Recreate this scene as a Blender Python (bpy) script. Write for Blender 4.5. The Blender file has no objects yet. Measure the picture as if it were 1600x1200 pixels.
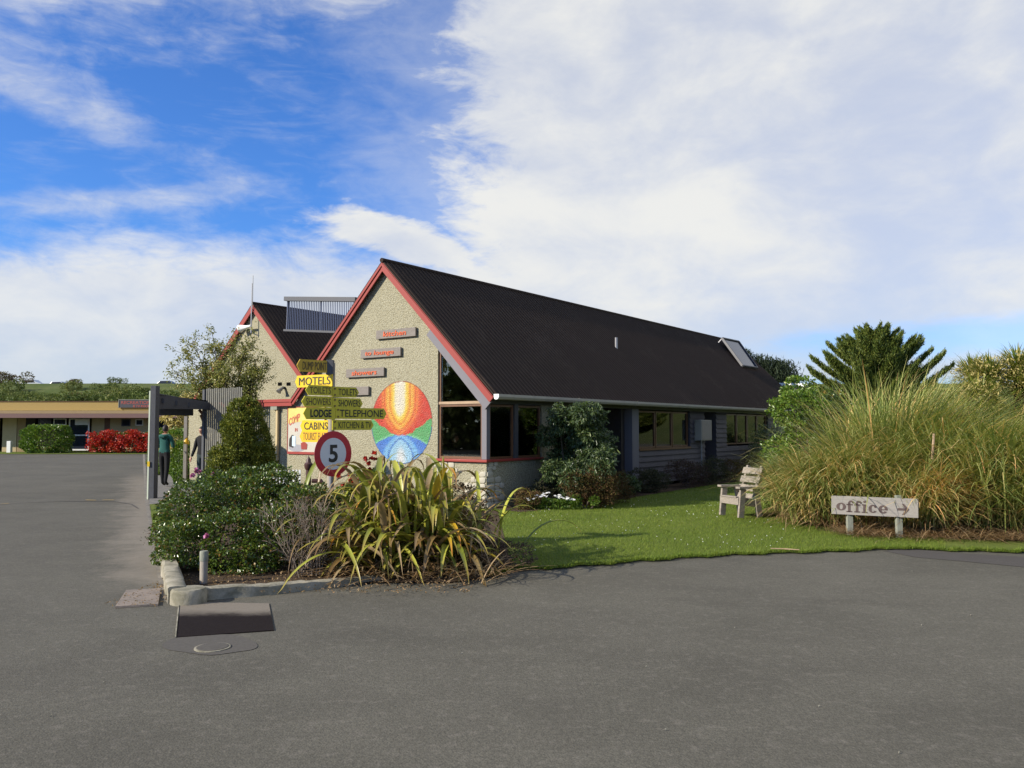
import bpy, math, random
import numpy as np
from mathutils import Vector, Matrix

# ============================================================ camera, world, sun, exposure
scene = bpy.context.scene
COL = scene.collection
R = math.radians
PITCH = R(3.0)
FPX = 1290.0
CAM = np.array([0.0, 0.0, 1.7])
cd = bpy.data.cameras.new('camera')
cam = bpy.data.objects.new('camera', cd)
COL.objects.link(cam)
cam.location = CAM
cam.rotation_euler = (R(90) + PITCH, 0, 0)
cd.sensor_width = 36.0
cd.lens = 36.0 * FPX / 1600.0
cd.clip_end = 6000
cd.clip_start = 0.05
scene.camera = cam
scene.view_settings.view_transform = 'Standard'
scene.view_settings.look = 'None'
scene.view_settings.gamma = 1
scene.view_settings.use_curve_mapping = False
scene.view_settings.exposure = 0.72
SUN_EL = R(27)
SUNH = Vector((-0.90, -0.43, 0)).normalized()
sund = Vector((SUNH.x * math.cos(SUN_EL), SUNH.y * math.cos(SUN_EL), math.sin(SUN_EL)))
sl = bpy.data.lights.new('sun', 'SUN')
sl.energy = 4.3
sl.angle = R(0.55)
sl.color = (1.0, 0.91, 0.77)
so = bpy.data.objects.new('sun', sl)
COL.objects.link(so)
so.rotation_euler = sund.to_track_quat('Z', 'Y').to_euler()
so.location = (-20, -10, 20)

world = bpy.data.worlds.new('World')
scene.world = world
world.use_nodes = True
WT = world.node_tree
WT.nodes.clear()


class NT:
    """small helper for writing node maths"""
    def __init__(self, tree):
        self.t = tree
    def new(self, typ, **kw):
        n = self.t.nodes.new(typ)
        for k, v in kw.items():
            setattr(n, k, v)
        return n
    def link(self, a, b):
        self.t.links.new(a, b)
    def put(self, sock, v):
        if v is None:
            return
        if isinstance(v, (int, float)):
            sock.default_value = v
        elif isinstance(v, (tuple, list)):
            sock.default_value = v if len(v) == len(sock.default_value) else tuple(v) + (1,)
        else:
            self.t.links.new(v, sock)
    def m(self, op, a, b=None, c=None, clamp=False):
        n = self.new('ShaderNodeMath', operation=op, use_clamp=clamp)
        self.put(n.inputs[0], a); self.put(n.inputs[1], b); self.put(n.inputs[2], c)
        return n.outputs[0]
    def ss(self, x, lo, hi):
        n = self.new('ShaderNodeMapRange', interpolation_type='SMOOTHSTEP')
        self.put(n.inputs[0], x)
        n.inputs[1].default_value = lo; n.inputs[2].default_value = hi
        n.inputs[3].default_value = 0; n.inputs[4].default_value = 1
        return n.outputs[0]
    def noise(self, vec, scale, detail=4, rough=0.5, dist=0.0):
        n = self.new('ShaderNodeTexNoise')
        self.put(n.inputs['Vector'], vec)
        n.inputs['Scale'].default_value = scale; n.inputs['Detail'].default_value = detail
        n.inputs['Roughness'].default_value = rough; n.inputs['Distortion'].default_value = dist
        return n.outputs['Fac']
    def mix(self, f, a, b, blend='MIX'):
        n = self.new('ShaderNodeMix', data_type='RGBA', blend_type=blend)
        self.put(n.inputs[0], f); self.put(n.inputs[6], a); self.put(n.inputs[7], b)
        return n.outputs[2]
    def comb(self, x, y, z):
        n = self.new('ShaderNodeCombineXYZ')
        self.put(n.inputs[0], x); self.put(n.inputs[1], y); self.put(n.inputs[2], z)
        return n.outputs[0]
    def bump(self, h, strength=0.5, dist=0.01):
        n = self.new('ShaderNodeBump')
        n.inputs['Strength'].default_value = strength; n.inputs['Distance'].default_value = dist
        self.put(n.inputs['Height'], h)
        return n.outputs[0]


def build_world():
    w = NT(WT)
    tc = w.new('ShaderNodeTexCoord')
    sep = w.new('ShaderNodeSeparateXYZ')
    w.link(tc.outputs['Generated'], sep.inputs[0])
    X, Y, Z = sep.outputs
    az = w.m('ARCTAN2', X, Y)
    el = w.m('ARCSINE', Z)
    sky = w.new('ShaderNodeTexSky', sky_type='NISHITA')
    sky.sun_disc = False
    sky.sun_elevation = SUN_EL
    sky.sun_rotation = math.atan2(SUNH.x, SUNH.y)
    sky.altitude = 10
    sky.air_density = 1.0
    sky.dust_density = 0.6
    sky.ozone_density = 2.0
    # the deep saturated blue of the clear patches
    blue = w.mix(1.0, sky.outputs[0], (0.42, 0.80, 1.42, 1), 'MULTIPLY')
    zz = w.m('ADD', w.m('MAXIMUM', Z, 0.0), 0.16)
    px = w.m('DIVIDE', X, zz); py = w.m('DIVIDE', Y, zz)
    pv = w.comb(px, py, 0.0)
    av = w.comb(w.m('MULTIPLY', az, 1.0), w.m('MULTIPLY', el, 1.9), 0.3)
    nbig = w.noise(av, 3.2, 6, 0.55, 0.3)
    nmid = w.noise(av, 9.0, 8, 0.62, 0.4)
    nfine = w.noise(w.comb(w.m('MULTIPLY', az, 1.0), w.m('MULTIPLY', el, 3.0), 1.3), 22.0, 8, 0.6, 0.6)
    nst = w.noise(w.comb(w.m('ADD', w.m('MULTIPLY', az, 1.0), w.m('MULTIPLY', el, 0.8)), w.m('MULTIPLY', el, 5.0), 0.0), 4.2, 8, 0.6, 1.2)
    nn = w.m('ADD', w.m('MULTIPLY', w.m('SUBTRACT', nmid, 0.5), 1.0), w.m('MULTIPLY', w.m('SUBTRACT', nbig, 0.5), 0.5))
    nn2 = w.m('ADD', nn, w.m('MULTIPLY', w.m('SUBTRACT', nfine, 0.5), 0.55))
    # big bank: its edge runs from low left to upper right of the view and on round the sky
    edge = w.m('ADD', -0.10, w.m('MULTIPLY', w.m('MAXIMUM', w.m('SUBTRACT', el, 0.36), 0.0), -0.15))
    rb = w.m('SUBTRACT', az, edge)
    rb = w.m('ADD', rb, w.m('MULTIPLY', nn2, 0.24))
    bank = w.m('MAXIMUM', w.ss(rb, -0.03, 0.10), w.m('MULTIPLY', w.ss(rb, -0.16, 0.06), 0.35))
    bank = w.m('MULTIPLY', bank, w.m('SUBTRACT', 1.0, w.ss(az, 1.6, 2.3)))
    # tongue pushing left out of the bank at mid height
    def blob(a0, e0, sa, se, slope=0.0, amp=1.0):
        da = w.m('SUBTRACT', az, a0)
        de = w.m('SUBTRACT', w.m('SUBTRACT', el, e0), w.m('MULTIPLY', da, slope))
        q = w.m('ADD', w.m('POWER', w.m('DIVIDE', da, sa), 2.0), w.m('POWER', w.m('DIVIDE', de, se), 2.0))
        return w.m('MULTIPLY', w.m('EXPONENT', w.m('MULTIPLY', q, -1.0)), amp)
    t1 = w.m('ADD', blob(-0.13, 0.222, 0.11, 0.030, -0.22, 1.3), w.m('MULTIPLY', nn2, 1.5))
    tongue = w.ss(t1, 0.35, 0.95)
    # low band of white cloud all round the horizon
    lb = w.m('SUBTRACT', 0.205, w.m('ADD', el, w.m('MULTIPLY', w.m('ABSOLUTE', w.m('ADD', az, 0.2)), 0.05)))
    lb = w.m('ADD', lb, w.m('MULTIPLY', nn2, 0.085))
    low = w.m('MULTIPLY', w.ss(lb, -0.03, 0.035), 0.95)
    # thin wisps over the blue
    thin = w.ss(w.m('ADD', nst, w.m('MULTIPLY', w.m('SUBTRACT', nfine, 0.5), 0.35)), 0.50, 0.85)
    wsum = w.m('ADD', blob(-0.50, 0.49, 0.15, 0.09, 0.0, 1.0), blob(-0.50, 0.33, 0.17, 0.032, -0.28, 0.85))
    wsum = w.m('ADD', wsum, blob(-0.45, 0.245, 0.20, 0.018, 0.16, 0.9))
    wsum = w.m('ADD', wsum, blob(-0.22, 0.50, 0.13, 0.03, 0.15, 1.25))
    wsum = w.m('ADD', wsum, blob(-0.05, 0.46, 0.16, 0.10, 0.0, 0.45))
    wsp = w.m('MULTIPLY', w.ss(w.m('ADD', wsum, w.m('MULTIPLY', nn2, 1.7)), 0.12, 1.6), 0.9)
    wisps = w.m('MAXIMUM', wsp, w.m('MULTIPLY', thin, 0.26))
    # blue breaks low down in the bank on the right
    hole = w.m('ADD', blob(0.50, 0.095, 0.34, 0.030, 0.02, 1.0), w.m('MULTIPLY', nn2, 0.9))
    hole = w.m('MULTIPLY', w.ss(hole, 0.30, 0.95), 0.55)
    hole2 = w.m('ADD', blob(0.42, 0.045, 0.20, 0.016, 0.0, 0.9), w.m('MULTIPLY', nn2, 0.8))
    hole = w.m('MAXIMUM', hole, w.m('MULTIPLY', w.ss(hole2, 0.3, 0.9), 0.5))
    # the rest of the sky, behind the viewer
    back = w.m('MULTIPLY', w.ss(w.noise(pv, 1.1, 7, 0.6, 0.4), 0.42, 0.66), w.ss(w.m('ABSOLUTE', az), 1.2, 1.9))
    cov = w.m('MAXIMUM', w.m('MAXIMUM', bank, low), w.m('MAXIMUM', tongue, wisps))
    cov = w.m('MAXIMUM', cov, back)
    cov = w.m('MULTIPLY', cov, w.m('SUBTRACT', 1.0, hole))
    thick = w.m('ADD', w.m('MULTIPLY', nbig, 0.9), w.m('MULTIPLY', nmid, 0.35))
    thick = w.ss(thick, 0.45, 0.80)
    ccol = w.mix(thick, (4.7, 4.95, 5.45, 1), (6.2, 6.2, 6.0, 1))
    cov = w.m('MULTIPLY', cov, w.m('ADD', 0.82, w.m('MULTIPLY', thick, 0.16)))
    out = w.mix(cov, blue, ccol)
    bg = w.new('ShaderNodeBackground')
    w.link(out, bg.inputs[0])
    bg.inputs[1].default_value = 0.085
    wo = w.new('ShaderNodeOutputWorld')
    w.link(bg.outputs[0], wo.inputs[0])
build_world()

# ============================================================ pixel geometry of the place
_f = np.array([0, math.cos(PITCH), math.sin(PITCH)])
_u = np.array([0, -math.sin(PITCH), math.cos(PITCH)])
_r = np.array([1.0, 0, 0])
def ray(u, v):
    return (u - 800) * _r + (600 - v) * _u + FPX * _f
def G(u, v, z=0.0):
    r = ray(u, v); k = (z - CAM[2]) / r[2]
    return CAM + k * r
def D(u, v, Y):
    r = ray(u, v); return CAM + r * (Y / r[1])
D1 = np.array([0.581, 0.814, 0.0]); D1 /= np.linalg.norm(D1)
D2 = np.array([D1[1], -D1[0], 0.0])
CC = G(760, 796); CC[2] = 0
def B(s, t, z):
    return CC - s * D2 + t * D1 + np.array([0, 0, z])
def PT(u, v, t=0.0):
    r = ray(u, v); k = (t - (CAM - CC) @ D1) / (r @ D1); P = CAM + k * r
    return float(-(P - CC) @ D2), float(P[2])
def PS(u, v, s=0.0):
    r = ray(u, v); k = (-s - (CAM - CC) @ D2) / (r @ D2); P = CAM + k * r
    return float((P - CC) @ D1), float(P[2])

rng = np.random.default_rng(7)
random.seed(7)

# ============================================================ helpers
WM = {}
def thing(name, label, cat, loc=(0, 0, 0), rotz=0.0, group=None, kind=None):
    o = bpy.data.objects.new(name, None)
    COL.objects.link(o)
    o.location = tuple(float(a) for a in loc)
    o.rotation_euler = (0, 0, rotz)
    o.empty_display_size = 0.2
    tag(o, label, cat, group, kind)
    WM[o.name] = Matrix.Translation(Vector(o.location)) @ Matrix.Rotation(rotz, 4, 'Z')
    return o
def tag(o, label=None, cat=None, group=None, kind=None):
    if label: o['label'] = label
    if cat: o['category'] = cat
    if group: o['group'] = group
    if kind: o['kind'] = kind
    return o

class MB:
    def __init__(self):
        self.v = []; self.f = []; self.mi = []
    def poly(self, pts, mi=0):
        n = len(self.v)
        self.v += [tuple(map(float, p)) for p in pts]
        self.f.append(tuple(range(n, n + len(pts)))); self.mi.append(mi)
    def hexa(self, p, mi=0):
        """8 points: bottom ring 0-3, top ring 4-7"""
        n = len(self.v)
        self.v += [tuple(map(float, q)) for q in p]
        for f in ((3, 2, 1, 0), (4, 5, 6, 7), (0, 1, 5, 4), (1, 2, 6, 5), (2, 3, 7, 6), (3, 0, 4, 7)):
            self.f.append(tuple(n + i for i in f)); self.mi.append(mi)
    def box(self, c, ax, ay, az, mi=0):
        """centre, three half-axis vectors"""
        c = np.array(c, float); ax = np.array(ax, float); ay = np.array(ay, float); az = np.array(az, float)
        self.hexa([c - ax - ay - az, c + ax - ay - az, c + ax + ay - az, c - ax + ay - az,
                   c - ax - ay + az, c + ax - ay + az, c + ax + ay + az, c - ax + ay + az], mi)
    def bbox(self, s0, s1, t0, t1, z0, z1, mi=0):
        """box in building coordinates"""
        self.hexa([B(s0, t0, z0), B(s1, t0, z0), B(s1, t1, z0), B(s0, t1, z0),
                   B(s0, t0, z1), B(s1, t0, z1), B(s1, t1, z1), B(s0, t1, z1)], mi)
    def bar(self, a, b, w, h, up=(0, 0, 1), mi=0):
        a = np.array(a, float); b = np.array(b, float)
        d = b - a; L = np.linalg.norm(d); d = d / L
        u = np.array(up, float)
        if abs(d @ u) > 0.95: u = np.array([1.0, 0, 0])
        sx = np.cross(d, u); sx /= np.linalg.norm(sx)
        uu = np.cross(sx, d)
        self.box((a + b) / 2, d * L / 2, sx * w / 2, uu * h / 2, mi)
    def tube(self, pts, rad, n=8, mi=0, cap=True):
        pts = [np.array(p, float) for p in pts]
        if not hasattr(rad, '__len__'): rad = [rad] * len(pts)
        base = len(self.v); ref = None
        for i, p in enumerate(pts):
            d = pts[min(i + 1, len(pts) - 1)] - pts[max(i - 1, 0)]
            d = d / (np.linalg.norm(d) + 1e-9)
            if ref is None:
                ref = np.array([0, 0, 1.0]) if abs(d[2]) < 0.9 else np.array([1.0, 0, 0])
            x = np.cross(d, ref); x /= np.linalg.norm(x) + 1e-9
            y = np.cross(x, d); ref = y
            for k in range(n):
                a = 2 * math.pi * k / n
                self.v.append(tuple(p + rad[i] * (math.cos(a) * x + math.sin(a) * y)))
        for i in range(len(pts) - 1):
            for k in range(n):
                k2 = (k + 1) % n
                self.f.append((base + i * n + k, base + i * n + k2, base + (i + 1) * n + k2, base + (i + 1) * n + k)); self.mi.append(mi)
        if cap:
            self.f.append(tuple(base + k for k in range(n))[::-1]); self.mi.append(mi)
            self.f.append(tuple(base + (len(pts) - 1) * n + k for k in range(n))); self.mi.append(mi)
    def lathe(self, c, prof, n=14, mi=0):
        self.tube([np.array(c) + np.array([0, 0, z]) for r, z in prof], [r for r, z in prof], n, mi)
    def prism(self, pts, off, mi=0):
        """polygon extruded by a vector"""
        n = len(pts); off = np.array(off, float); b = len(self.v)
        self.v += [tuple(map(float, p)) for p in pts] + [tuple(np.array(p, float) + off) for p in pts]
        self.f.append(tuple(range(b, b + n))); self.mi.append(mi)
        self.f.append(tuple(range(b + 2 * n - 1, b + n - 1, -1))); self.mi.append(mi)
        for i in range(n):
            j = (i + 1) % n
            self.f.append((b + j, b + i, b + n + i, b + n + j)); self.mi.append(mi)
    def grid(self, F, nu, nv, mi=0):
        b = len(self.v)
        for i in range(nu + 1):
            for j in range(nv + 1):
                self.v.append(tuple(map(float, F(i / nu, j / nv))))
        for i in range(nu):
            for j in range(nv):
                a = b + i * (nv + 1) + j
                self.f.append((a, a + 1, a + nv + 2, a + nv + 1)); self.mi.append(mi)
    def merge(self, o):
        b = len(self.v); self.v += o.v
        self.f += [tuple(i + b for i in f) for f in o.f]; self.mi += o.mi
    def build(self, name, mat, parent=None, smooth=False, bevel=0.0, fix=True):
        return mesh_obj(name, np.array(self.v, float), self.f, mat, parent, smooth, self.mi, bevel, fix)

def mesh_obj(name, V, F, mat, parent=None, smooth=False, mi=None, bevel=0.0, fix=False):
    if parent is not None:
        M = np.array(WM[parent.name].inverted())
        V = V @ M[:3, :3].T + M[:3, 3]
    me = bpy.data.meshes.new(name)
    me.from_pydata(V.tolist(), [], F if isinstance(F, list) else F.tolist())
    mats = mat if isinstance(mat, (list, tuple)) else [mat]
    for m in mats: me.materials.append(m)
    if mi is not None and len(mats) > 1:
        me.polygons.foreach_set('material_index', mi)
    if fix:
        import bmesh
        bm = bmesh.new(); bm.from_mesh(me)
        bmesh.ops.recalc_face_normals(bm, faces=bm.faces)
        bm.to_mesh(me); bm.free()
    if smooth:
        me.shade_smooth()
        try: me.set_sharp_from_angle(angle=R(40))
        except Exception: pass
    me.update()
    o = bpy.data.objects.new(name, me)
    COL.objects.link(o)
    if parent is not None:
        o.parent = parent
        WM[o.name] = WM[parent.name].copy()
    else:
        WM[o.name] = Matrix.Identity(4)
    if bevel > 0:
        b = o.modifiers.new('bevel', 'BEVEL'); b.width = bevel; b.segments = 2; b.limit_method = 'ANGLE'
        b.angle_limit = R(50)
    return o

def fast_mesh(name, V, Q, mat, parent=None, tint=None, smooth=False):
    """V (n,3); Q (m,3) or (m,4) index array; per-vertex tint"""
    if parent is not None:
        M = np.array(WM[parent.name].inverted())
        V = V @ M[:3, :3].T + M[:3, 3]
    me = bpy.data.meshes.new(name)
    k = Q.shape[1]
    me.vertices.add(len(V)); me.vertices.foreach_set('co', V.astype(np.float32).ravel())
    me.loops.add(Q.size); me.loops.foreach_set('vertex_index', Q.astype(np.int32).ravel())
    me.polygons.add(len(Q)); me.polygons.foreach_set('loop_start', np.arange(0, Q.size, k, dtype=np.int32))
    try: me.polygons.foreach_set('loop_total', np.full(len(Q), k, dtype=np.int32))
    except Exception: pass
    me.materials.append(mat)
    me.update(calc_edges=True)
    if tint is not None:
        a = me.attributes.new('tint', 'FLOAT', 'POINT')
        a.data.foreach_set('value', tint.astype(np.float32))
    if smooth: me.shade_smooth()
    o = bpy.data.objects.new(name, me)
    COL.objects.link(o)
    if parent is not None:
        o.parent = parent; WM[o.name] = WM[parent.name].copy()
    else:
        WM[o.name] = Matrix.Identity(4)
    return o

def copy_tree(o, parent=None):
    c = o.copy(); COL.objects.link(c)
    if parent is not None: c.parent = parent
    for ch in [x for x in o.children]:
        if ch != c: copy_tree(ch, c)
    return c

# ---------------------------------------------------------------- foliage generators
def unit(a):
    return a / (np.linalg.norm(a, axis=-1, keepdims=True) + 1e-9)
def leaf_cloud(P, N, L, W, droop=0.3, g=None, fold=0.25, jit=0.55):
    """one folded leaf of four points at each P, growing roughly along N"""
    g = g or rng
    n = len(P)
    d = unit(N + g.normal(0, jit, (n, 3)) + np.array([0, 0, -droop]))
    s = unit(np.cross(d, unit(g.normal(0, 1, (n, 3)) + np.array([0, 0, 1.2]))))
    u = np.cross(s, d)
    l = (L * g.uniform(0.65, 1.3, n))[:, None]; w = (W * g.uniform(0.7, 1.25, n))[:, None]
    V = np.empty((n, 4, 3))
    V[:, 0] = P - d * l * 0.5
    V[:, 1] = P + s * w * 0.5 + u * w * fold
    V[:, 2] = P + d * l * 0.5
    V[:, 3] = P - s * w * 0.5 + u * w * fold
    i = np.arange(n)[:, None] * 4
    Q = np.concatenate([i + np.array([[0, 1, 2]]), i + np.array([[0, 2, 3]])], 0)
    t = np.repeat(g.uniform(0, 1, n), 4)
    return V.reshape(-1, 3), Q, t
def blob_points(blobs, n, shell=0.78, g=None, lump=0.16):
    g = g or rng
    blobs = np.array(blobs, float)
    vol = (blobs[:, 3] * blobs[:, 4] + blobs[:, 4] * blobs[:, 5] + blobs[:, 3] * blobs[:, 5])
    idx = g.choice(len(blobs), n, p=vol / vol.sum())
    b = blobs[idx]
    d = unit(g.normal(0, 1, (n, 3)))
    r = shell + (1 - shell) * g.uniform(0, 1, n) ** 0.6
    k = 1 + lump * (np.sin(d[:, 0] * 7 + idx * 1.3) * np.sin(d[:, 1] * 8 + idx * 2.1) + np.sin(d[:, 2] * 9 + idx))
    P = b[:, :3] + d * b[:, 3:6] * (r * k)[:, None]
    keep = np.ones(n, bool)
    for j, bb in enumerate(blobs):
        q = (((P - bb[:3]) / bb[3:6]) ** 2).sum(1)
        keep &= ~((q < 0.45) & (idx != j))
    keep &= P[:, 2] > 0.02
    return P[keep], unit(d / b[:, 3:6] * b[:, 3:6].mean(1, keepdims=True))[keep]
def blob_set(cx, cy, z0, z1, rx, ry, n, g=None, r0=0.3, taper=0.5, p=1.0):
    """random lobes filling a bush; rx, ry half sizes"""
    g = g or rng
    out = []
    for i in range(n):
        a = g.uniform(0, 2 * math.pi); q = g.uniform(0, 1) ** 0.5
        h = g.uniform(0, 1)
        k = 1 - taper * h ** p
        r = r0 * g.uniform(0.75, 1.25)
        x = cx + math.cos(a) * q * max(rx * k - r * 0.6, 0.0); y = cy + math.sin(a) * q * max(ry * k - r * 0.6, 0.0)
        z = z0 + r * 0.8 + h * (z1 - z0 - 1.7 * r)
        out.append((x, y, z, r, r, r * 0.9))
    return out
def ribbons(base, az, th0, th1, L, W, seg=6, p=1.5, twist=0.0, g=None, tint=None, side=0.0):
    """curved blades: angle from vertical runs th0 -> th1 along the blade"""
    g = g or rng
    n = len(base)
    u = np.linspace(0, 1, seg + 1)
    th = th0[:, None] + (th1 - th0)[:, None] * (u[None] ** p)
    azs = az[:, None] + (np.zeros(n) + side)[:, None] * u[None]
    dirs = np.stack([np.sin(th) * np.cos(azs), np.sin(th) * np.sin(azs), np.cos(th)], -1)
    step = (L / seg)[:, None, None] * (dirs[:, :-1] + dirs[:, 1:]) / 2
    C = np.concatenate([np.zeros((n, 1, 3)), np.cumsum(step, 1)], 1) + base[:, None]
    C[..., 2] = np.maximum(C[..., 2], 0.012)
    sd = np.stack([-np.sin(az + twist), np.cos(az + twist), np.zeros(n)], -1)[:, None]
    w = W[:, None] * (np.clip(0.55 + u * 1.8, 0, 1) * np.clip((1 - u) * 2.4, 0.02, 1) ** 0.8)[None]
    V = np.empty((n, seg + 1, 2, 3))
    V[:, :, 0] = C + sd * w[..., None] / 2
    V[:, :, 1] = C - sd * w[..., None] / 2
    m = (seg + 1) * 2
    b = np.arange(n)[:, None, None] * m + np.arange(seg)[None, :, None] * 2
    Q = (b + np.array([0, 1, 3, 2])[None, None]).reshape(-1, 4)
    t = np.repeat(g.uniform(0, 1, n) if tint is None else tint, m)
    return V.reshape(-1, 3), Q, t
def join(parts):
    V, Q, T = [], [], []; o = 0
    for v, q, t in parts:
        V.append(v); Q.append(q + o); T.append(t); o += len(v)
    return np.concatenate(V), np.concatenate(Q), np.concatenate(T)

# ============================================================ materials
def mat(name, fn):
    m = bpy.data.materials.new(name); m.use_nodes = True
    m.node_tree.nodes.clear()
    w = NT(m.node_tree)
    s = fn(w)
    o = w.new('ShaderNodeOutputMaterial'); w.link(s, o.inputs[0])
    return m
def pb(w, col, rough=0.7, normal=None, metal=0.0, spec=0.5, coat=0.0):
    p = w.new('ShaderNodeBsdfPrincipled')
    w.put(p.inputs['Base Color'], col); w.put(p.inputs['Roughness'], rough)
    p.inputs['Metallic'].default_value = metal
    p.inputs['Specular IOR Level'].default_value = spec
    p.inputs['Coat Weight'].default_value = coat
    if normal is not None: w.link(normal, p.inputs['Normal'])
    return p.outputs[0]
def ocoord(w):
    return w.new('ShaderNodeTexCoord').outputs['Object']
def gpos(w):
    return w.new('ShaderNodeNewGeometry').outputs['Position']
def sc3(w, v, x, y, z, rot=0.0):
    n = w.new('ShaderNodeMapping'); w.link(v, n.inputs[0])
    n.inputs['Scale'].default_value = (x, y, z); n.inputs['Rotation'].default_value = (0, 0, rot)
    return n.outputs[0]
def painted(name, c, rough=0.55, wear=0.25, dirt=(0.12, 0.11, 0.09), scale=3.0, bumpk=0.15, metal=0.0, spec=0.4):
    def f(w):
        g = gpos(w)
        a = w.noise(g, scale, 6, 0.65); b = w.noise(g, scale * 14, 3, 0.6)
        k = w.m('MULTIPLY', w.ss(w.m('ADD', a, w.m('MULTIPLY', w.m('SUBTRACT', b, 0.5), 0.4)), 0.45, 0.85), wear)
        c2 = w.mix(k, tuple(c) + (1,), tuple(dirt) + (1,))
        c3 = w.mix(w.m('MULTIPLY', b, 0.25), c2, tuple(min(1, x * 0.7) for x in c) + (1,))
        return pb(w, c3, w.m('ADD', rough, w.m('MULTIPLY', w.m('SUBTRACT', a, 0.5), 0.25)), w.bump(b, bumpk, 0.004), metal, spec)
    return mat(name, f)
def wood(name, c, c2, along=(1, 12, 12), rough=0.75):
    def f(w):
        o = sc3(w, gpos(w), *along)
        a = w.noise(o, 5, 6, 0.7, 0.8); b = w.noise(gpos(w), 2.0, 4, 0.6)
        cc = w.mix(w.ss(a, 0.3, 0.7), tuple(c) + (1,), tuple(c2) + (1,))
        cc = w.mix(w.m('MULTIPLY', b, 0.35), cc, tuple(x * 0.6 for x in c) + (1,))
        return pb(w, cc, rough, w.bump(a, 0.4, 0.004))
    return mat(name, f)
def leafmat(name, cols, rough=0.45, transl=0.25, spec=0.5, nscale=1.2, namp=0.5, tintamp=1.0):
    """colours run along the per-leaf tint, shifted by a broad noise through the plant"""
    def f(w):
        at = w.new('ShaderNodeAttribute', attribute_name='tint')
        t = w.m('ADD', w.m('MULTIPLY', at.outputs['Fac'], tintamp), w.m('MULTIPLY', w.m('SUBTRACT', w.noise(gpos(w), nscale, 3, 0.6), 0.5), namp), clamp=True)
        r = w.new('ShaderNodeValToRGB'); w.link(t, r.inputs[0])
        e = r.color_ramp.elements
        n = len(cols)
        e[0].position = cols[0][0]; e[0].color = tuple(cols[0][1]) + (1,)
        e[1].position = cols[-1][0]; e[1].color = tuple(cols[-1][1]) + (1,)
        for p, c in cols[1:-1]:
            x = e.new(p); x.color = tuple(c) + (1,)
        s = pb(w, r.outputs[0], rough, None, 0, spec)
        tr = w.new('ShaderNodeBsdfTranslucent'); w.link(w.mix(1.0, r.outputs[0], (1.25, 1.3, 0.7, 1), 'MULTIPLY'), tr.inputs[0])
        mx = w.new('ShaderNodeMixShader'); mx.inputs[0].default_value = transl
        w.link(s, mx.inputs[1]); w.link(tr.outputs[0], mx.inputs[2])
        return mx.outputs[0]
    return mat(name, f)

def m_asphalt(w):
    g = gpos(w)
    big = w.noise(g, 0.35, 6, 0.6, 0.5); mid = w.noise(sc3(w, g, 1, 1.3, 1, 0.25), 1.1, 6, 0.62, 0.6)
    fine = w.noise(g, 90, 3, 0.7); agg = w.new('ShaderNodeTexVoronoi'); w.put(agg.inputs['Vector'], g); agg.inputs['Scale'].default_value = 85
    grain = w.noise(g, 150, 2, 0.5)
    g2 = w.noise(g, 38, 3, 0.75); g3 = w.noise(g, 11, 4, 0.7)
    k = w.m('ADD', w.m('MULTIPLY', big, 0.55), w.m('MULTIPLY', mid, 0.45))
    c = w.mix(w.ss(k, 0.30, 0.72), (0.084, 0.079, 0.061, 1), (0.132, 0.124, 0.096, 1))
    c = w.mix(w.m('MULTIPLY', w.ss(fine, 0.5, 0.8), 0.55), c, (0.23, 0.21, 0.158, 1))
    c = w.mix(w.m('MULTIPLY', w.ss(grain, 0.55, 0.8), 0.5), c, (0.035, 0.033, 0.033, 1))
    stain = w.ss(w.noise(g, 0.8, 5, 0.7, 1.5), 0.66, 0.8)
    c = w.mix(w.m('MULTIPLY', stain, 0.5), c, (0.062, 0.055, 0.048, 1))
    pale = w.ss(w.noise(sc3(w, g, 1, 3, 1, 0.2), 0.55, 7, 0.68, 0.8), 0.60, 0.78)
    c = w.mix(w.m('MULTIPLY', pale, 0.30), c, (0.18, 0.168, 0.14, 1))
    speck = w.ss(w.noise(g, 14, 2, 0.5), 0.80, 0.83)
    c = w.mix(w.m('MULTIPLY', speck, 0.5), c, (0.4, 0.38, 0.33, 1))
    c = w.mix(w.m('MULTIPLY', w.ss(g2, 0.40, 0.62), 0.50), c, (0.054, 0.050, 0.040, 1))
    c = w.mix(w.m('MULTIPLY', w.ss(g3, 0.50, 0.72), 0.38), c, (0.19, 0.17, 0.14, 1))
    # pale dust swept against the left road edge and kerb
    sp = w.new('ShaderNodeSeparateXYZ'); w.link(g, sp.inputs[0])
    p0, p1 = G(254, 905), G(231, 780); d = (p1 - p0) / np.linalg.norm(p1 - p0)
    dist = w.m('ADD', w.m('MULTIPLY', w.m('SUBTRACT', sp.outputs[0], float(p0[0])), float(-d[1])), w.m('MULTIPLY', w.m('SUBTRACT', sp.outputs[1], float(p0[1])), float(d[0])))
    wob = w.m('MULTIPLY', w.m('SUBTRACT', w.noise(g, 1.6, 5, 0.65), 0.5), 1.5)
    ds = w.m('SUBTRACT', 1.0, w.ss(w.m('ABSOLUTE', w.m('ADD', dist, wob)), 0.10, 0.85))
    ds = w.m('MULTIPLY', ds, w.m('MULTIPLY', w.ss(sp.outputs[1], 8.2, 9.6), w.m('SUBTRACT', 1.0, w.ss(sp.outputs[1], 24.0, 34.0))))
    ds = w.m('MULTIPLY', ds, w.m('ADD', 0.35, w.m('MULTIPLY', g3, 0.7)))
    c = w.mix(ds, c, (0.235, 0.205, 0.16, 1))
    h = w.m('ADD', w.m('MULTIPLY', g2, 0.8), agg.outputs['Distance'])
    return pb(w, c, 0.9, w.bump(h, 0.35, 0.006), 0, 0.2)
M_ASPH = mat('asphalt', m_asphalt)
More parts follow.
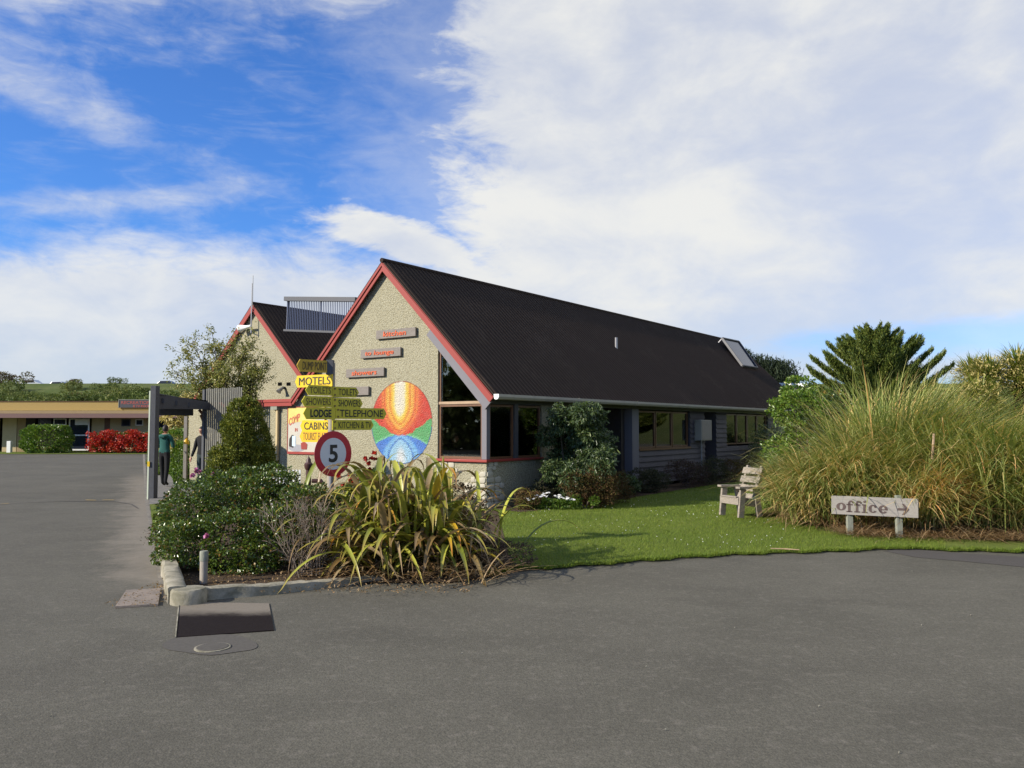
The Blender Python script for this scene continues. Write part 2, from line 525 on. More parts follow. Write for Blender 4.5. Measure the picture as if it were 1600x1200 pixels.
def m_asph_new(w):
    g = gpos(w); fine = w.noise(g, 90, 3, 0.7); a = w.noise(g, 3, 5, 0.6)
    c = w.mix(fine, (0.045, 0.040, 0.036, 1), (0.095, 0.085, 0.075, 1))
    c = w.mix(w.m('MULTIPLY', w.ss(a, 0.5, 0.8), 0.4), c, (0.10, 0.095, 0.09, 1))
    return pb(w, c, 0.85, w.bump(fine, 0.5, 0.006), 0, 0.3)
M_ASPH_NEW = mat('dark_asphalt_patch', m_asph_new)
def m_concrete(w, a=(0.34, 0.31, 0.235, 1), b=(0.15, 0.14, 0.095, 1)):
    g = gpos(w); n = w.noise(g, 5, 7, 0.7, 0.5); f = w.noise(g, 60, 3, 0.7)
    c = w.mix(w.ss(n, 0.35, 0.7), a, b)
    c = w.mix(w.m('MULTIPLY', w.ss(f, 0.5, 0.8), 0.4), c, (0.10, 0.10, 0.08, 1))
    return pb(w, c, 0.9, w.bump(w.m('ADD', n, w.m('MULTIPLY', f, 0.4)), 0.6, 0.012), 0, 0.25)
M_CONC = mat('old_concrete', m_concrete)
M_CONC_PINK = mat('pink_concrete', lambda w: m_concrete(w, (0.25, 0.205, 0.165, 1), (0.17, 0.145, 0.12, 1)))
M_PATH = mat('path_concrete', lambda w: m_concrete(w, (0.20, 0.19, 0.17, 1), (0.13, 0.125, 0.11, 1)))
M_VERGE = mat('dusty_verge', lambda w: m_concrete(w, (0.235, 0.21, 0.17, 1), (0.13, 0.12, 0.10, 1)))
def m_earth(w):
    g = gpos(w); n = w.noise(g, 6, 7, 0.7); f = w.noise(g, 40, 4, 0.7)
    c = w.mix(n, (0.035, 0.025, 0.018, 1), (0.12, 0.085, 0.055, 1))
    c = w.mix(w.ss(f, 0.6, 0.75), c, (0.20, 0.15, 0.10, 1))
    return pb(w, c, 0.95, w.bump(w.m('ADD', n, f), 0.8, 0.03), 0, 0.1)
M_EARTH = mat('garden_soil', m_earth)
def m_lawn(w):
    g = gpos(w); n = w.noise(g, 0.8, 6, 0.65); f = w.noise(g, 45, 4, 0.7)
    c = w.mix(w.ss(n, 0.3, 0.7), (0.090, 0.125, 0.022, 1), (0.165, 0.20, 0.042, 1))
    c = w.mix(w.ss(f, 0.35, 0.75), c, (0.10, 0.13, 0.03, 1))
    return pb(w, c, 0.9, w.bump(f, 0.8, 0.03), 0, 0.1)
M_LAWN = mat('lawn_turf', m_lawn)
def m_field(w):
    g = gpos(w); n = w.noise(g, 0.12, 6, 0.65); f = w.noise(g, 2.5, 6, 0.7)
    c = w.mix(w.ss(n, 0.3, 0.7), (0.06, 0.09, 0.02, 1), (0.11, 0.13, 0.04, 1))
    c = w.mix(w.m('MULTIPLY', w.ss(f, 0.45, 0.7), 0.6), c, (0.15, 0.14, 0.06, 1))
    return pb(w, c, 0.95, w.bump(f, 0.6, 0.2), 0, 0.1)
M_FIELD = mat('rough_grass', m_field)
def pebble(name, base, dark, light):
    def f(w):
        g = gpos(w)
        v = w.new('ShaderNodeTexVoronoi'); w.put(v.inputs['Vector'], g); v.inputs['Scale'].default_value = 34
        v.inputs['Randomness'].default_value = 1
        v2 = w.noise(g, 62, 4, 0.72); n = w.noise(g, 1.3, 5, 0.6); st = w.noise(sc3(w, g, 4, 4, 0.4), 2.0, 5, 0.6)
        h = w.m('SUBTRACT', w.m('ADD', v2, 0.3), v.outputs['Distance'])
        c = w.mix(w.ss(v2, 0.36, 0.66), dark, light)
        c = w.mix(0.45, c, base)
        c = w.mix(w.m('MULTIPLY', w.ss(v.outputs['Distance'], 0.42, 0.75), 0.55), c, dark)
        c = w.mix(w.m('MULTIPLY', n, 0.3), c, dark)
        c = w.mix(w.m('MULTIPLY', w.ss(st, 0.50, 0.8), 0.40), c, dark)
        sz = w.new('ShaderNodeSeparateXYZ'); w.link(g, sz.inputs[0])
        low_ = w.m('SUBTRACT', 1.0, w.ss(w.m('ADD', sz.outputs[2], w.m('MULTIPLY', w.m('SUBTRACT', n, .5), .8)), 0.05, 0.55))
        c = w.mix(w.m('MULTIPLY', low_, 0.45), c, (0.12, 0.11, 0.06, 1))
        return pb(w, c, 0.9, w.bump(h, 0.75, 0.022), 0, 0.2)
    return mat(name, f)
M_PEB = pebble('pebbledash', (0.41, 0.380, 0.260, 1), (0.19, 0.172, 0.108, 1), (0.56, 0.53, 0.39, 1))
M_RED = painted('red_paint', (0.27, 0.034, 0.024), 0.6, 0.45, (0.17, 0.06, 0.045))
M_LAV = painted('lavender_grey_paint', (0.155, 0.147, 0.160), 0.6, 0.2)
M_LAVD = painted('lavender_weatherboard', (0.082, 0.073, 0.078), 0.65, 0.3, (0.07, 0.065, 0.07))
M_BROWN = wood('stained_joinery', (0.17, 0.075, 0.03), (0.10, 0.045, 0.02), (6, 6, 1.5), 0.45)
M_BROWN_L = wood('pale_transom', (0.42, 0.29, 0.17), (0.30, 0.2, 0.12), (1.5, 1.5, 8), 0.5)
M_DARKPOST = painted('dark_grey_joinery', (0.06, 0.062, 0.07), 0.5, 0.2)
M_ROOF = painted('brown_roof_steel', (0.036, 0.025, 0.019), 0.8, 0.8, (0.070, 0.053, 0.040), 0.6, 0.12, 0.0, 0.12)
M_GUTTER = painted('gutter_metal', (0.34, 0.315, 0.25), 0.55, 0.4, (0.16, 0.14, 0.10))
M_WHITE = painted('white_paint', (0.78, 0.78, 0.75), 0.5, 0.15)
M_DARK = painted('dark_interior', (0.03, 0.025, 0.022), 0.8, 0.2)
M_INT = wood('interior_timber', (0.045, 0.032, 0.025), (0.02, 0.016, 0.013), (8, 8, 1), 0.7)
M_CEIL = painted('interior_ceiling', (0.26, 0.23, 0.20), 0.8, 0.1)
M_OLD = wood('weathered_timber', (0.33, 0.285, 0.23), (0.19, 0.16, 0.13), (3, 3, 12), 0.85)
M_OLDV = wood('weathered_timber_upright', (0.37, 0.33, 0.27), (0.25, 0.22, 0.18), (12, 12, 2), 0.85)
M_SIGNWOOD = wood('grey_sign_timber', (0.25, 0.22, 0.19), (0.15, 0.13, 0.11), (2, 2, 14), 0.85)
M_OFFICE = wood('pale_office_board', (0.29, 0.268, 0.24), (0.21, 0.192, 0.17), (2, 2, 16), 0.8)
M_POSTG = wood('green_grey_post', (0.27, 0.28, 0.22), (0.17, 0.18, 0.14), (12, 12, 2), 0.85)
M_LATT = wood('grey_slats', (0.19, 0.185, 0.155), (0.10, 0.098, 0.085), (10, 10, 1.5), 0.85)
M_YEL = painted('yellow_sign_paint', (0.68, 0.46, 0.015), 0.4, 0.2, (0.35, 0.27, 0.05))
M_ORY = painted('orange_yellow_paint', (0.75, 0.42, 0.02), 0.4, 0.2, (0.4, 0.25, 0.04))
M_OLIVE = painted('shaded_sign_yellow', (0.58, 0.50, 0.03), 0.45, 0.3, (0.3, 0.24, 0.05))  # blades turned from the sun: their shade is put into this olive
M_DUMP = painted('shaded_weathered_ochre', (0.55, 0.36, 0.03), 0.5, 0.35, (0.25, 0.17, 0.05))  # olive-brown sign yellow, back-lit shade put into the base colour
M_BLACK = painted('black_lettering', (0.02, 0.02, 0.018), 0.5, 0.1)
M_BLACKF = painted('faded_lettering', (0.10, 0.07, 0.03), 0.6, 0.3, (0.2, 0.15, 0.05))
M_ORANGE = painted('orange_lettering', (0.62, 0.10, 0.02), 0.6, 0.3, (0.5, 0.1, 0.04))
M_SIGNRED = painted('traffic_red', (0.45, 0.015, 0.03), 0.35, 0.15, (0.3, 0.03, 0.04))
M_SIGNWH = painted('traffic_white', (0.62, 0.64, 0.66), 0.35, 0.15)
M_STEEL = painted('galvanised_steel', (0.30, 0.30, 0.31), 0.4, 0.3, (0.15, 0.13, 0.11), 4, 0.1, 0.6)
M_STONE = painted('pale_stone', (0.44, 0.41, 0.32), 0.85, 0.6, (0.30, 0.27, 0.2), 9, 0.8)
M_CREAM = painted('cream_wall', (0.47, 0.37, 0.20), 0.8, 0.2)
M_YFASC = painted('yellow_fascia', (0.36, 0.245, 0.07), 0.7, 0.3, (0.35, 0.25, 0.1))
M_OCHRE = painted('ochre_soffit_board', (0.30, 0.21, 0.10), 0.7, 0.2)
M_PURPLE = painted('maroon_gutter_board', (0.155, 0.085, 0.075), 0.6, 0.2)
M_VOID = mat('unlit_opening', lambda w: pb(w, (.006, .006, .006, 1), 1.0, None, 0, 0.0))
def glassmat(name, tint=(0.80, 0.82, 0.78), refl=1.0):
    def f(w):
        tr = w.new('ShaderNodeBsdfTransparent'); tr.inputs[0].default_value = tuple(tint) + (1,)
        gl = w.new('ShaderNodeBsdfGlossy'); gl.inputs['Roughness'].default_value = 0.015
        gl.inputs[0].default_value = (refl, refl, refl, 1)
        fr = w.new('ShaderNodeFresnel'); fr.inputs[0].default_value = 1.52
        k = w.m('MULTIPLY', fr.outputs[0], 1.1, clamp=True)
        mx = w.new('ShaderNodeMixShader'); w.link(k, mx.inputs[0]); w.link(tr.outputs[0], mx.inputs[1]); w.link(gl.outputs[0], mx.inputs[2])
        return mx.outputs[0]
    return mat(name, f)
M_GLASS = glassmat('window_glass')
M_PANEL = painted('solar_glass', (0.02, 0.025, 0.04), 0.12, 0.1)
M_TUBE = painted('solar_tube_glass', (0.16, 0.18, 0.24), 0.15, 0.1, (0.1, 0.1, 0.12), 3, 0.05, 0.6)

L_HEDGE = leafmat('glossy_hedge_leaf', [(0, (0.037, 0.070, 0.010)), (0.55, (0.084, 0.133, 0.020)), (0.85, (0.136, 0.187, 0.024)), (1, (0.209, 0.109, 0.032))], 0.28, 0.16, 0.6)
L_BRIGHT = leafmat('bright_shrub_leaf', [(0, (0.061, 0.125, 0.014)), (0.6, (0.115, 0.200, 0.024)), (1, (0.203, 0.263, 0.042))], 0.35, 0.3)
L_CONIF = leafmat('golden_conifer', [(0, (0.055, 0.076, 0.012)), (0.6, (0.136, 0.164, 0.021)), (1, (0.262, 0.252, 0.033))], 0.6, 0.15, 0.3)
L_OLIVE = leafmat('small_olive_leaf', [(0, (0.120, 0.139, 0.034)), (0.6, (0.228, 0.247, 0.061)), (1, (0.478, 0.404, 0.151))], 0.5, 0.3)
L_DARKSH = leafmat('dark_shrub_leaf', [(0, (0.029, 0.050, 0.020)), (0.7, (0.065, 0.106, 0.035)), (1, (0.195, 0.237, 0.094))], 0.4, 0.25)
L_BROWNSH = leafmat('brown_heath_leaf', [(0, (0.07, 0.035, 0.018)), (0.5, (0.12, 0.065, 0.028)), (1, (0.10, 0.10, 0.025))], 0.7, 0.15, 0.2)
L_GREYSH = leafmat('grey_green_lavender', [(0, (0.035, 0.04, 0.02)), (0.6, (0.07, 0.075, 0.035)), (1, (0.09, 0.07, 0.045))], 0.7, 0.15, 0.2)
L_PURPLE = leafmat('purple_heath', [(0, (0.06, 0.035, 0.03)), (0.6, (0.10, 0.06, 0.06)), (1, (0.10, 0.09, 0.04))], 0.7, 0.15, 0.2)
L_PINE = leafmat('dark_pine_needles', [(0, (0.012, 0.022, 0.010)), (1, (0.035, 0.05, 0.022))], 0.6, 0.1, 0.2)
L_NORF = leafmat('norfolk_needles', [(0, (0.037, 0.064, 0.014)), (0.6, (0.104, 0.143, 0.025)), (1, (0.225, 0.244, 0.051))], 0.5, 0.15, 0.3)
L_TOE = leafmat('toetoe_blade', [(0, (0.119, 0.172, 0.038)), (0.45, (0.268, 0.301, 0.078)), (0.72, (0.456, 0.431, 0.147)), (0.86, (0.752, 0.500, 0.207)), (1, (0.832, 0.380, 0.138))], 0.5, 0.28, 0.4, 0.9, 0.35, 0.9)
L_STRAW = leafmat('dry_straw', [(0, (0.165, 0.094, 0.042)), (0.5, (0.270, 0.173, 0.084)), (1, (0.375, 0.274, 0.154))], 0.7, 0.2, 0.2)
L_CAB = leafmat('cabbage_tree_blade', [(0, (0.091, 0.143, 0.022)), (0.6, (0.195, 0.234, 0.036)), (1, (0.390, 0.325, 0.072))], 0.45, 0.25)
L_CABF = leafmat('cabbage_tree_flower', [(0, (0.30, 0.25, 0.08)), (1, (0.55, 0.45, 0.18))], 0.7, 0.25)
L_SCRUB = leafmat('scrub_leaf', [(0, (0.060, 0.093, 0.027)), (0.6, (0.128, 0.163, 0.045)), (1, (0.238, 0.232, 0.083))], 0.7, 0.2, 0.2, 0.25, 1.0)
L_SCRUBB = leafmat('brown_scrub_leaf', [(0, (0.098, 0.063, 0.042)), (0.6, (0.140, 0.105, 0.063)), (1, (0.154, 0.154, 0.070))], 0.7, 0.2, 0.2, 0.25, 1.0)
L_REDF = leafmat('red_flower', [(0, (0.315, 0.010, 0.008)), (0.8, (0.495, 0.028, 0.014)), (1, (0.525, 0.084, 0.021))], 0.5, 0.25)
L_WHITEF = leafmat('white_petal', [(0, (0.75, 0.75, 0.74)), (1, (0.85, 0.84, 0.8))], 0.6, 0.2)
L_PINKF = leafmat('pink_petal', [(0, (0.35, 0.08, 0.22)), (1, (0.5, 0.18, 0.35))], 0.6, 0.2)
L_GRASS = leafmat('lawn_blade', [(0, (0.099, 0.165, 0.018)), (0.6, (0.189, 0.247, 0.033)), (0.93, (0.288, 0.300, 0.060)), (1, (0.540, 0.390, 0.165))], 0.6, 0.35, 0.25, 0.6, 0.5, 0.8)
M_BARK = wood('bark', (0.11, 0.08, 0.055), (0.06, 0.045, 0.03), (8, 8, 2), 0.9)
M_TWIG = painted('grey_twigs', (0.20, 0.16, 0.12), 0.9, 0.3)
def flaxmat(name, c1, c2, edge):
    def f(w):
        at = w.new('ShaderNodeAttribute', attribute_name='tint')
        inf = w.new('ShaderNodeObjectInfo')
        g = sc3(w, gpos(w), 3, 3, 3)
        n = w.noise(g, 1.0, 4, 0.6)
        t = w.m('ADD', w.m('MULTIPLY', inf.outputs['Random'], 0.6), w.m('MULTIPLY', n, 0.5))
        c = w.mix(w.ss(t, 0.2, 0.8), c1, c2)
        c = w.mix(w.ss(at.outputs['Fac'], 0.72, 1.0), c, edge)
        st = w.noise(sc3(w, gpos(w), 1, 1, 1), 70, 2, 0.5)
        c = w.mix(w.m('MULTIPLY', w.ss(st, 0.5, 0.8), 0.25), c, (0.2, 0.17, 0.03, 1))
        s = pb(w, c, 0.36, None, 0, 0.5)
        tr = w.new('ShaderNodeBsdfTranslucent'); w.link(c, tr.inputs[0])
        mx = w.new('ShaderNodeMixShader'); mx.inputs[0].default_value = 0.22
        w.link(s, mx.inputs[1]); w.link(tr.outputs[0], mx.inputs[2])
        return mx.outputs[0]
    return mat(name, f)
F_GREEN = flaxmat('flax_green', (0.15, 0.19, 0.025, 1), (0.42, 0.42, 0.06, 1), (0.36, 0.27, 0.06, 1))
F_YEL = flaxmat('flax_yellow', (0.42, 0.36, 0.03, 1), (0.58, 0.38, 0.03, 1), (0.5, 0.2, 0.03, 1))
F_BRZ = flaxmat('flax_bronze', (0.20, 0.12, 0.045, 1), (0.27, 0.19, 0.07, 1), (0.14, 0.08, 0.03, 1))

# ============================================================ the ground
def sheet(name, px, z, m, extra=None, label=None):
    pts = [G(u, v) for u, v in px] if px else []
    if extra: pts = extra
    mb = MB(); mb.poly([(p[0], p[1], z) for p in pts])
    o = mb.build(name, m, fix=False)
    if o.data.polygons[0].normal.z < 0: o.data.flip_normals()
    o['kind'] = 'structure'
    return o
sheet('ground', None, -0.02, M_FIELD, [(-2500, -800, 0), (2500, -800, 0), (2500, 3500, 0), (-2500, 3500, 0)])
g_as = MB()
g_as.poly([(-60, -45, 0), (60, -45, 0), (60, 54.6, 0), (-60, 54.6, 0)])
o = g_as.build('asphalt', M_ASPH, fix=False); o['kind'] = 'structure'
# lawn outline: front edge traced where it meets the asphalt
lawn_front_px = [(765, 900), (800, 893), (860, 889), (930, 884), (1000, 878), (1070, 873), (1130, 869), (1200, 866), (1270, 864), (1330, 862), (1400, 858), (1470, 861), (1540, 863), (1600, 864), (1700, 868)]
lf = []
pg = [G(u, v) for u, v in lawn_front_px]
for i in range(len(pg) - 1):
    for k in range(8):
        q = pg[i] + (pg[i + 1] - pg[i]) * k / 8
        q = q + np.array([0, 1, 0]) * (0.05 * math.sin(q[0] * 9.1) + 0.035 * math.sin(q[0] * 23.7 + 1))
        lf.append(q)
lf.append(pg[-1])
lawn_poly = lf + [np.array([22, 12, 0]), np.array([40, 30, 0]), np.array([40, 70, 0]), B(0, 45, 0), B(-0.1, 0, 0), G(700, 800), G(690, 850)]
sheet('lawn', None, 0.010, M_LAWN, lawn_poly)
# garden bed under the hedge and along the front wall
bed_px = [(252, 870), (268, 934), (292, 936), (420, 926), (520, 915), (600, 912), (700, 912), (765, 903), (800, 890), (778, 800)]
bed_poly = [G(u, v) for u, v in bed_px] + [B(0, -0.02, 0), B(10.4, -0.02, 0), G(340, 765), G(300, 790), G(240, 790)]
sheet('soil_bed', None, 0.015, M_EARTH, bed_poly)
side_bed = [B(-0.05, 0.1, 0), B(-1.0, -0.2, 0), B(-1.3, 2.0, 0), B(-1.2, 5, 0), B(-1.1, 9, 0), B(-1.2, 14, 0), B(-1.2, 22, 0), B(0, 22, 0)]
sheet('soil_bed', None, 0.019, M_EARTH, side_bed)
# dusty concrete edge of the road on the left, and the path by the shelter
sheet('verge', [(226, 708), (232, 780), (247, 866), (262, 944), (252, 930), (240, 868), (226, 780), (223, 708)], 0.004, M_VERGE)
sheet('path', [(232, 790), (330, 778), (345, 745), (296, 742), (262, 742), (240, 745)], 0.024, M_PATH)
sheet('lawn', [(244, 742), (296, 741), (300, 722), (250, 722)], 0.020, M_LAWN)
sheet('lawn', [(234, 790), (262, 790), (262, 856), (243, 856)], 0.028, M_LAWN)
sheet('asphalt_patch', [(1380, 861), (1420, 858), (1500, 865), (1640, 873), (1640, 890), (1500, 877), (1430, 871)], 0.004, M_ASPH_NEW)
M_ASPH_MID = mat('older_asphalt_ring', lambda w: pb(w, w.mix(w.noise(gpos(w), 30, 4, .7), (.06, .055, .047, 1), (.125, .115, .098, 1)), .9, None, 0, .2))
sheet('asphalt_patch', [(328 + 74 * math.cos(a) * (1 + .05 * math.sin(3 * a)), 1007 + 16 * math.sin(a) * (1 + .08 * math.sin(5 * a))) for a in np.linspace(0, 6.283, 33)[:-1]], 0.004, M_ASPH_MID)
# small pink concrete slab set in the gutter
mb = MB(); q = [G(u, v) for u, v in ((180, 951), (247, 947), (251, 922), (197, 925))]
mb.prism([(p[0], p[1], 0.002) for p in q], (0, 0, 0.02)); mb.build('slab', M_CONC_PINK)['kind'] = 'structure'
# dark crossing plate
def m_plate(w):
    g = gpos(w); o = ocoord(w)
    sp = w.new('ShaderNodeSeparateXYZ'); w.link(o, sp.inputs[0])
    n = w.noise(sc3(w, g, 1.5, 10, 1), 6, 6, 0.7); f = w.noise(g, 50, 3, 0.7); b = w.noise(g, 3, 4, 0.6)
    yy = w.m('ADD', sp.outputs[1], w.m('MULTIPLY', w.m('SUBTRACT', w.m('ADD', w.m('MULTIPLY', b, 0.5), w.m('MULTIPLY', n, 0.5)), 0.5), 0.6))
    k = w.ss(yy, 0.06, 0.36)
    c = w.mix(k, (0.016, 0.012, 0.011, 1), (0.20, 0.175, 0.14, 1))
    c = w.mix(w.m('MULTIPLY', w.ss(n, 0.5, 0.75), 0.5), c, (0.045, 0.036, 0.030, 1))
    return pb(w, c, 0.9, w.bump(w.m('ADD', n, f), 0.4, 0.01), 0, 0.08)
M_PLATE = mat('worn_crossing_plate', m_plate)
pc = G(352, 968)
pt = thing('crossing_plate', 'dark worn plate bridging the gutter in front of the concrete kerb corner', 'drain cover', (pc[0], pc[1], 0))
mb = MB()
q = [G(u, v) for u, v in ((276, 997), (428, 986), (420, 944), (281, 942))]
mb.prism([(p[0], p[1], 0.003) for p in q], (0, 0, 0.006)); mb.build('plate', M_PLATE, pt)
mb = MB(); mb.bar(q[0] + [-.008, -.005, .008], q[3] + [-.008, 0, .008], 0.010, 0.012); mb.build('steel_edge', M_CONC, pt)
# toby box cover
mc = G(332, 1013)
mt = thing('service_cover', 'small round grey service cover set in the asphalt below the dark plate', 'manhole cover', (mc[0], mc[1], 0))
mb = MB(); mb.lathe((mc[0], mc[1], 0), [(0.135, 0.004), (0.135, 0.010), (0.125, 0.0115)], 28); mb.build('rim', M_CONC, mt, fix=True)
mb = MB(); mb.lathe((mc[0], mc[1], 0), [(0.118, 0.012), (0.118, 0.014), (0.11, 0.0155)], 28); mb.build('lid', M_ASPH_MID, mt)
# yellow road dashes, far left
M_LINE = painted('worn_yellow_line', (0.50, 0.34, 0.07), 0.7, 0.8, (0.12, 0.11, 0.1), 6)
for (a, b) in (((134, 781.5), (150, 782)), ((160, 781.5), (178, 781.5)), ((0, 788), (14, 787))):
    p, r_ = G(*a), G(*b); mb = MB()
    mb.poly([(p[0], p[1] - .035, .008), (r_[0], r_[1] - .035, .008), (r_[0], r_[1] + .035, .008), (p[0], p[1] + .035, .008)])
    mb.build('road_marking', M_LINE)['kind'] = 'structure'
mb = MB(); jl = [G(u, v) for u, v in ((-20, 790), (40, 786), (100, 783.5), (180, 784), (205, 788), (216, 795))]
for a, b in zip(jl[:-1], jl[1:]):
    mb.poly([(a[0], a[1] - .03, .006), (b[0], b[1] - .03, .006), (b[0], b[1] + .03, .006), (a[0], a[1] + .03, .006)])
mb.build('tar_joint', M_ASPH_NEW)['kind'] = 'structure'

# kerb round the bed
kt = thing('concrete_kerb', 'low weathered concrete kerb around the corner of the hedge bed', 'kerb', tuple(G(262, 944)))
def kerb_run(px, wid, h0, h1, nseg=4):
    pts = [G(u, v) for u, v in px]; mb = MB()
    P = []
    for a, b in zip(pts[:-1], pts[1:]):
        for k in range(nseg): P.append(a + (b - a) * k / nseg)
    P.append(pts[-1]); n = len(P)
    cs = [(0, 0), (-.01, .55), (.0, .9), (.12, 1.0), (.5, 1.02), (.88, 1.0), (1.0, .9), (1.0, 0)]
    gk = np.random.default_rng(19); nc = len(cs)
    for i in range(n):
        d = P[min(i + 1, n - 1)] - P[max(i - 1, 0)]; d = d / np.linalg.norm(d); nrm = np.array([-d[1], d[0], 0])
        h = h0 + (h1 - h0) * i / (n - 1)
        for (a, b) in cs:
            mb.v.append(tuple(P[i] + nrm * wid * (a + gk.normal(0, .03)) + np.array([0, 0, h * b + (gk.normal(0, .005) if b > 0 else 0)])))
    for i in range(n - 1):
        for k in range(nc - 1):
            a = i * nc + k; mb.f.append((a, a + 1, a + nc + 1, a + nc)); mb.mi.append(0)
    mb.f.append(tuple(range(nc))); mb.f.append(tuple((n - 1) * nc + k for k in range(nc))[::-1]); mb.mi += [0, 0]
    return mb
kerb_run([(300, 940), (420, 930), (520, 918), (600, 908)], 0.13, 0.13, 0.05, 9).build('kerb_stone', M_CONC, kt, smooth=True)
kerb_run([(246, 868), (262, 944)][::-1], -0.17, 0.16, 0.16, 12).build('kerb_stone', M_CONC, kt, smooth=True)
mb = MB(); a = G(263, 945); mb.lathe((a[0] + .16, a[1] + .09, 0), [(0.17, 0), (0.168, 0.12), (0.15, 0.142), (0.05, 0.15)], 20); mb.build('kerb_stone', M_CONC, kt, smooth=True)
mb = MB(); mb.poly([(0, 0, 0)] * 0) if False else None

# bollard light post
bp = G(318, 914)
bt = thing('garden_bollard', 'short pale round post in the soil just inside the kerb', 'bollard', (bp[0], bp[1], 0))
mb = MB(); mb.lathe((bp[0], bp[1], 0.02), [(0.042, 0), (0.042, 0.24)], 14); mb.build('post', M_OLDV, bt, smooth=True)
mb = MB(); mb.lathe((bp[0], bp[1], 0.02), [(0.046, 0.24), (0.046, 0.33), (0.040, 0.345)], 14); mb.build('cap', M_POSTG, bt, smooth=True)

# ============================================================ text
def text_mesh(s, bold=0.0, shear=0.0, spacing=1.0):
    cu = bpy.data.curves.new('t', 'FONT'); cu.body = s; cu.offset = bold; cu.shear = shear; cu.space_character = spacing
    cu.resolution_u = 4
    ob = bpy.data.objects.new('t', cu); COL.objects.link(ob)
    bpy.context.view_layer.update()
    dg = bpy.context.evaluated_depsgraph_get()
    me = bpy.data.meshes.new_from_object(ob.evaluated_get(dg))
    V = np.array([v.co[:] for v in me.vertices]); F = [tuple(p.vertices) for p in me.polygons]
    bpy.data.objects.remove(ob); bpy.data.curves.remove(cu); bpy.data.meshes.remove(me)
    V = V - np.array([V[:, 0].min(), V[:, 1].min(), 0]); 
    V[:, 0] /= V[:, 0].max(); V[:, 1] /= V[:, 1].max()
    return V, F
def lettering(s, o, xd, zd, w, h, m, parent, bold=0.0, shear=0.0, spacing=1.0, depth=0.0, name='lettering'):
    """o = lower-left corner, fits text in w x h"""
    V, F = text_mesh(s, 0.0 if 'M' in s else bold, shear, spacing)
    cr = np.cross(np.array(xd, float), np.array(zd, float)); OFFN = cr / np.linalg.norm(cr)
    if OFFN @ (CAM - np.array(o)) < 0: OFFN = -OFFN
    o = np.array(o, float); xd = np.array(xd, float); zd = np.array(zd, float)
    if 'M' in s and bold >= 0:
        nz = unit(np.cross(zd, xd)); k = max(.006, bold * .9); n = len(V); VV, FF = [], []
        for i, dx in enumerate((-k, 0, k)):
            VV.append(o + (V[:, :1] * (1 - 2 * k * .3) + dx * .5) * w * xd + V[:, 1:2] * h * zd + (OFFN if OFFN is not None else -D2 * 0) * (i * .0006)); FF += [tuple(q + n * i for q in f) for f in F]
        return mesh_obj(name, np.concatenate(VV), FF, m, parent)
    P = o + V[:, :1] * w * xd + V[:, 1:2] * h * zd
    ob = mesh_obj(name, P, F, m, parent)
    if depth > 0:
        sd = ob.modifiers.new('solid', 'SOLIDIFY'); sd.thickness = depth; sd.offset = 0
    return ob

# ============================================================ main building
bld = thing('lodge_building', 'long pebbledash lodge with steep dark roof, red barge boards and sun mural', 'building', tuple(CC))
TB = -0.14     # plane of the barge boards
aS, aZ = PT(597, 409, TB); rS, rZ = PT(771, 620, TB); lS, lZ = PT(453, 626, TB)
EAVE = 2.33
RL = 22.3
# outline of the roof in (s,z): right eave, ridge, left eave
slR = (aZ - rZ) / (aS - rS); slL = (aZ - lZ) / (lS - aS)
S_GL = PT(684, 640, 0)[0]           # where the glazing starts
S_WL = PT(297, 700, 0)[0]           # left end of the low wall
Z_BOX = PT(430, 622, 0)[1]
S_LE = PT(454, 624, 0)[0]
def rz(s, d=0.0):
    return (aZ - (aS - s) * slR if s < aS else aZ - (s - aS) * slL) - d
# front wall polygon with its thickness
fw = MB()
th = D1 * 0.18
fw.prism([B(S_GL, 0, 0), B(S_GL, 0, rz(S_GL, 0.1)), B(aS, 0, aZ - 0.1), B(S_LE, 0, rz(S_LE, 0.1)), B(S_LE, 0, 0)][::-1], th)
fw.build('gable_wall', M_PEB, bld)
mb = MB(); mb.bbox(0, S_GL, 0, 0.18, 0, 0.97); mb.build('sill_wall', M_PEB, bld)
mb = MB(); mb.bbox(S_LE, S_WL, 0.0, 0.18, 0, Z_BOX - 0.05); mb.build('low_wall', M_PEB, bld)
mb = MB(); mb.bbox(S_LE, S_WL, 0.18, 3.0, Z_BOX - 0.25, Z_BOX - 0.12); mb.build('flat_roof', M_ROOF, bld)
mb = MB(); mb.bbox(S_WL - 0.18, S_WL, 0.18, 3.0, 0, Z_BOX - 0.3); mb.build('low_wall', M_PEB, bld)
# red trim
def barge(p0, p1, w, t0, t1, mbx):
    """board under the line p0-p1 in (s,z)"""
    d = np.array([p1[0] - p0[0], p1[1] - p0[1]]); d /= np.linalg.norm(d)
    n = np.array([d[1], -d[0]])
    if n[1] > 0: n = -n
    a = [p0, p1, (p1[0] + n[0] * w, p1[1] + n[1] * w), (p0[0] + n[0] * w, p0[1] + n[1] * w)]
    mbx.prism([B(s, t0, z) for s, z in a], D1 * (t1 - t0))
mb = MB(); barge((aS, aZ), (rS, rZ), 0.15, TB, TB + 0.035, mb); mb.build('barge_board', M_RED, bld)
mb = MB(); barge((aS, aZ - .003), (lS, lZ), 0.15, TB + .004, TB + 0.037, mb); mb.build('barge_board', M_RED, bld)
mb = MB(); barge((aS, aZ - .02), (rS, rZ - .02), 0.055, TB - .02, TB - 0.001, mb); mb.build('barge_moulding', M_RED, bld)
mb = MB(); barge((aS, aZ - .02), (lS, lZ - .02), 0.055, TB - .022, TB + 0.003, mb); mb.build('barge_moulding', M_RED, bld)
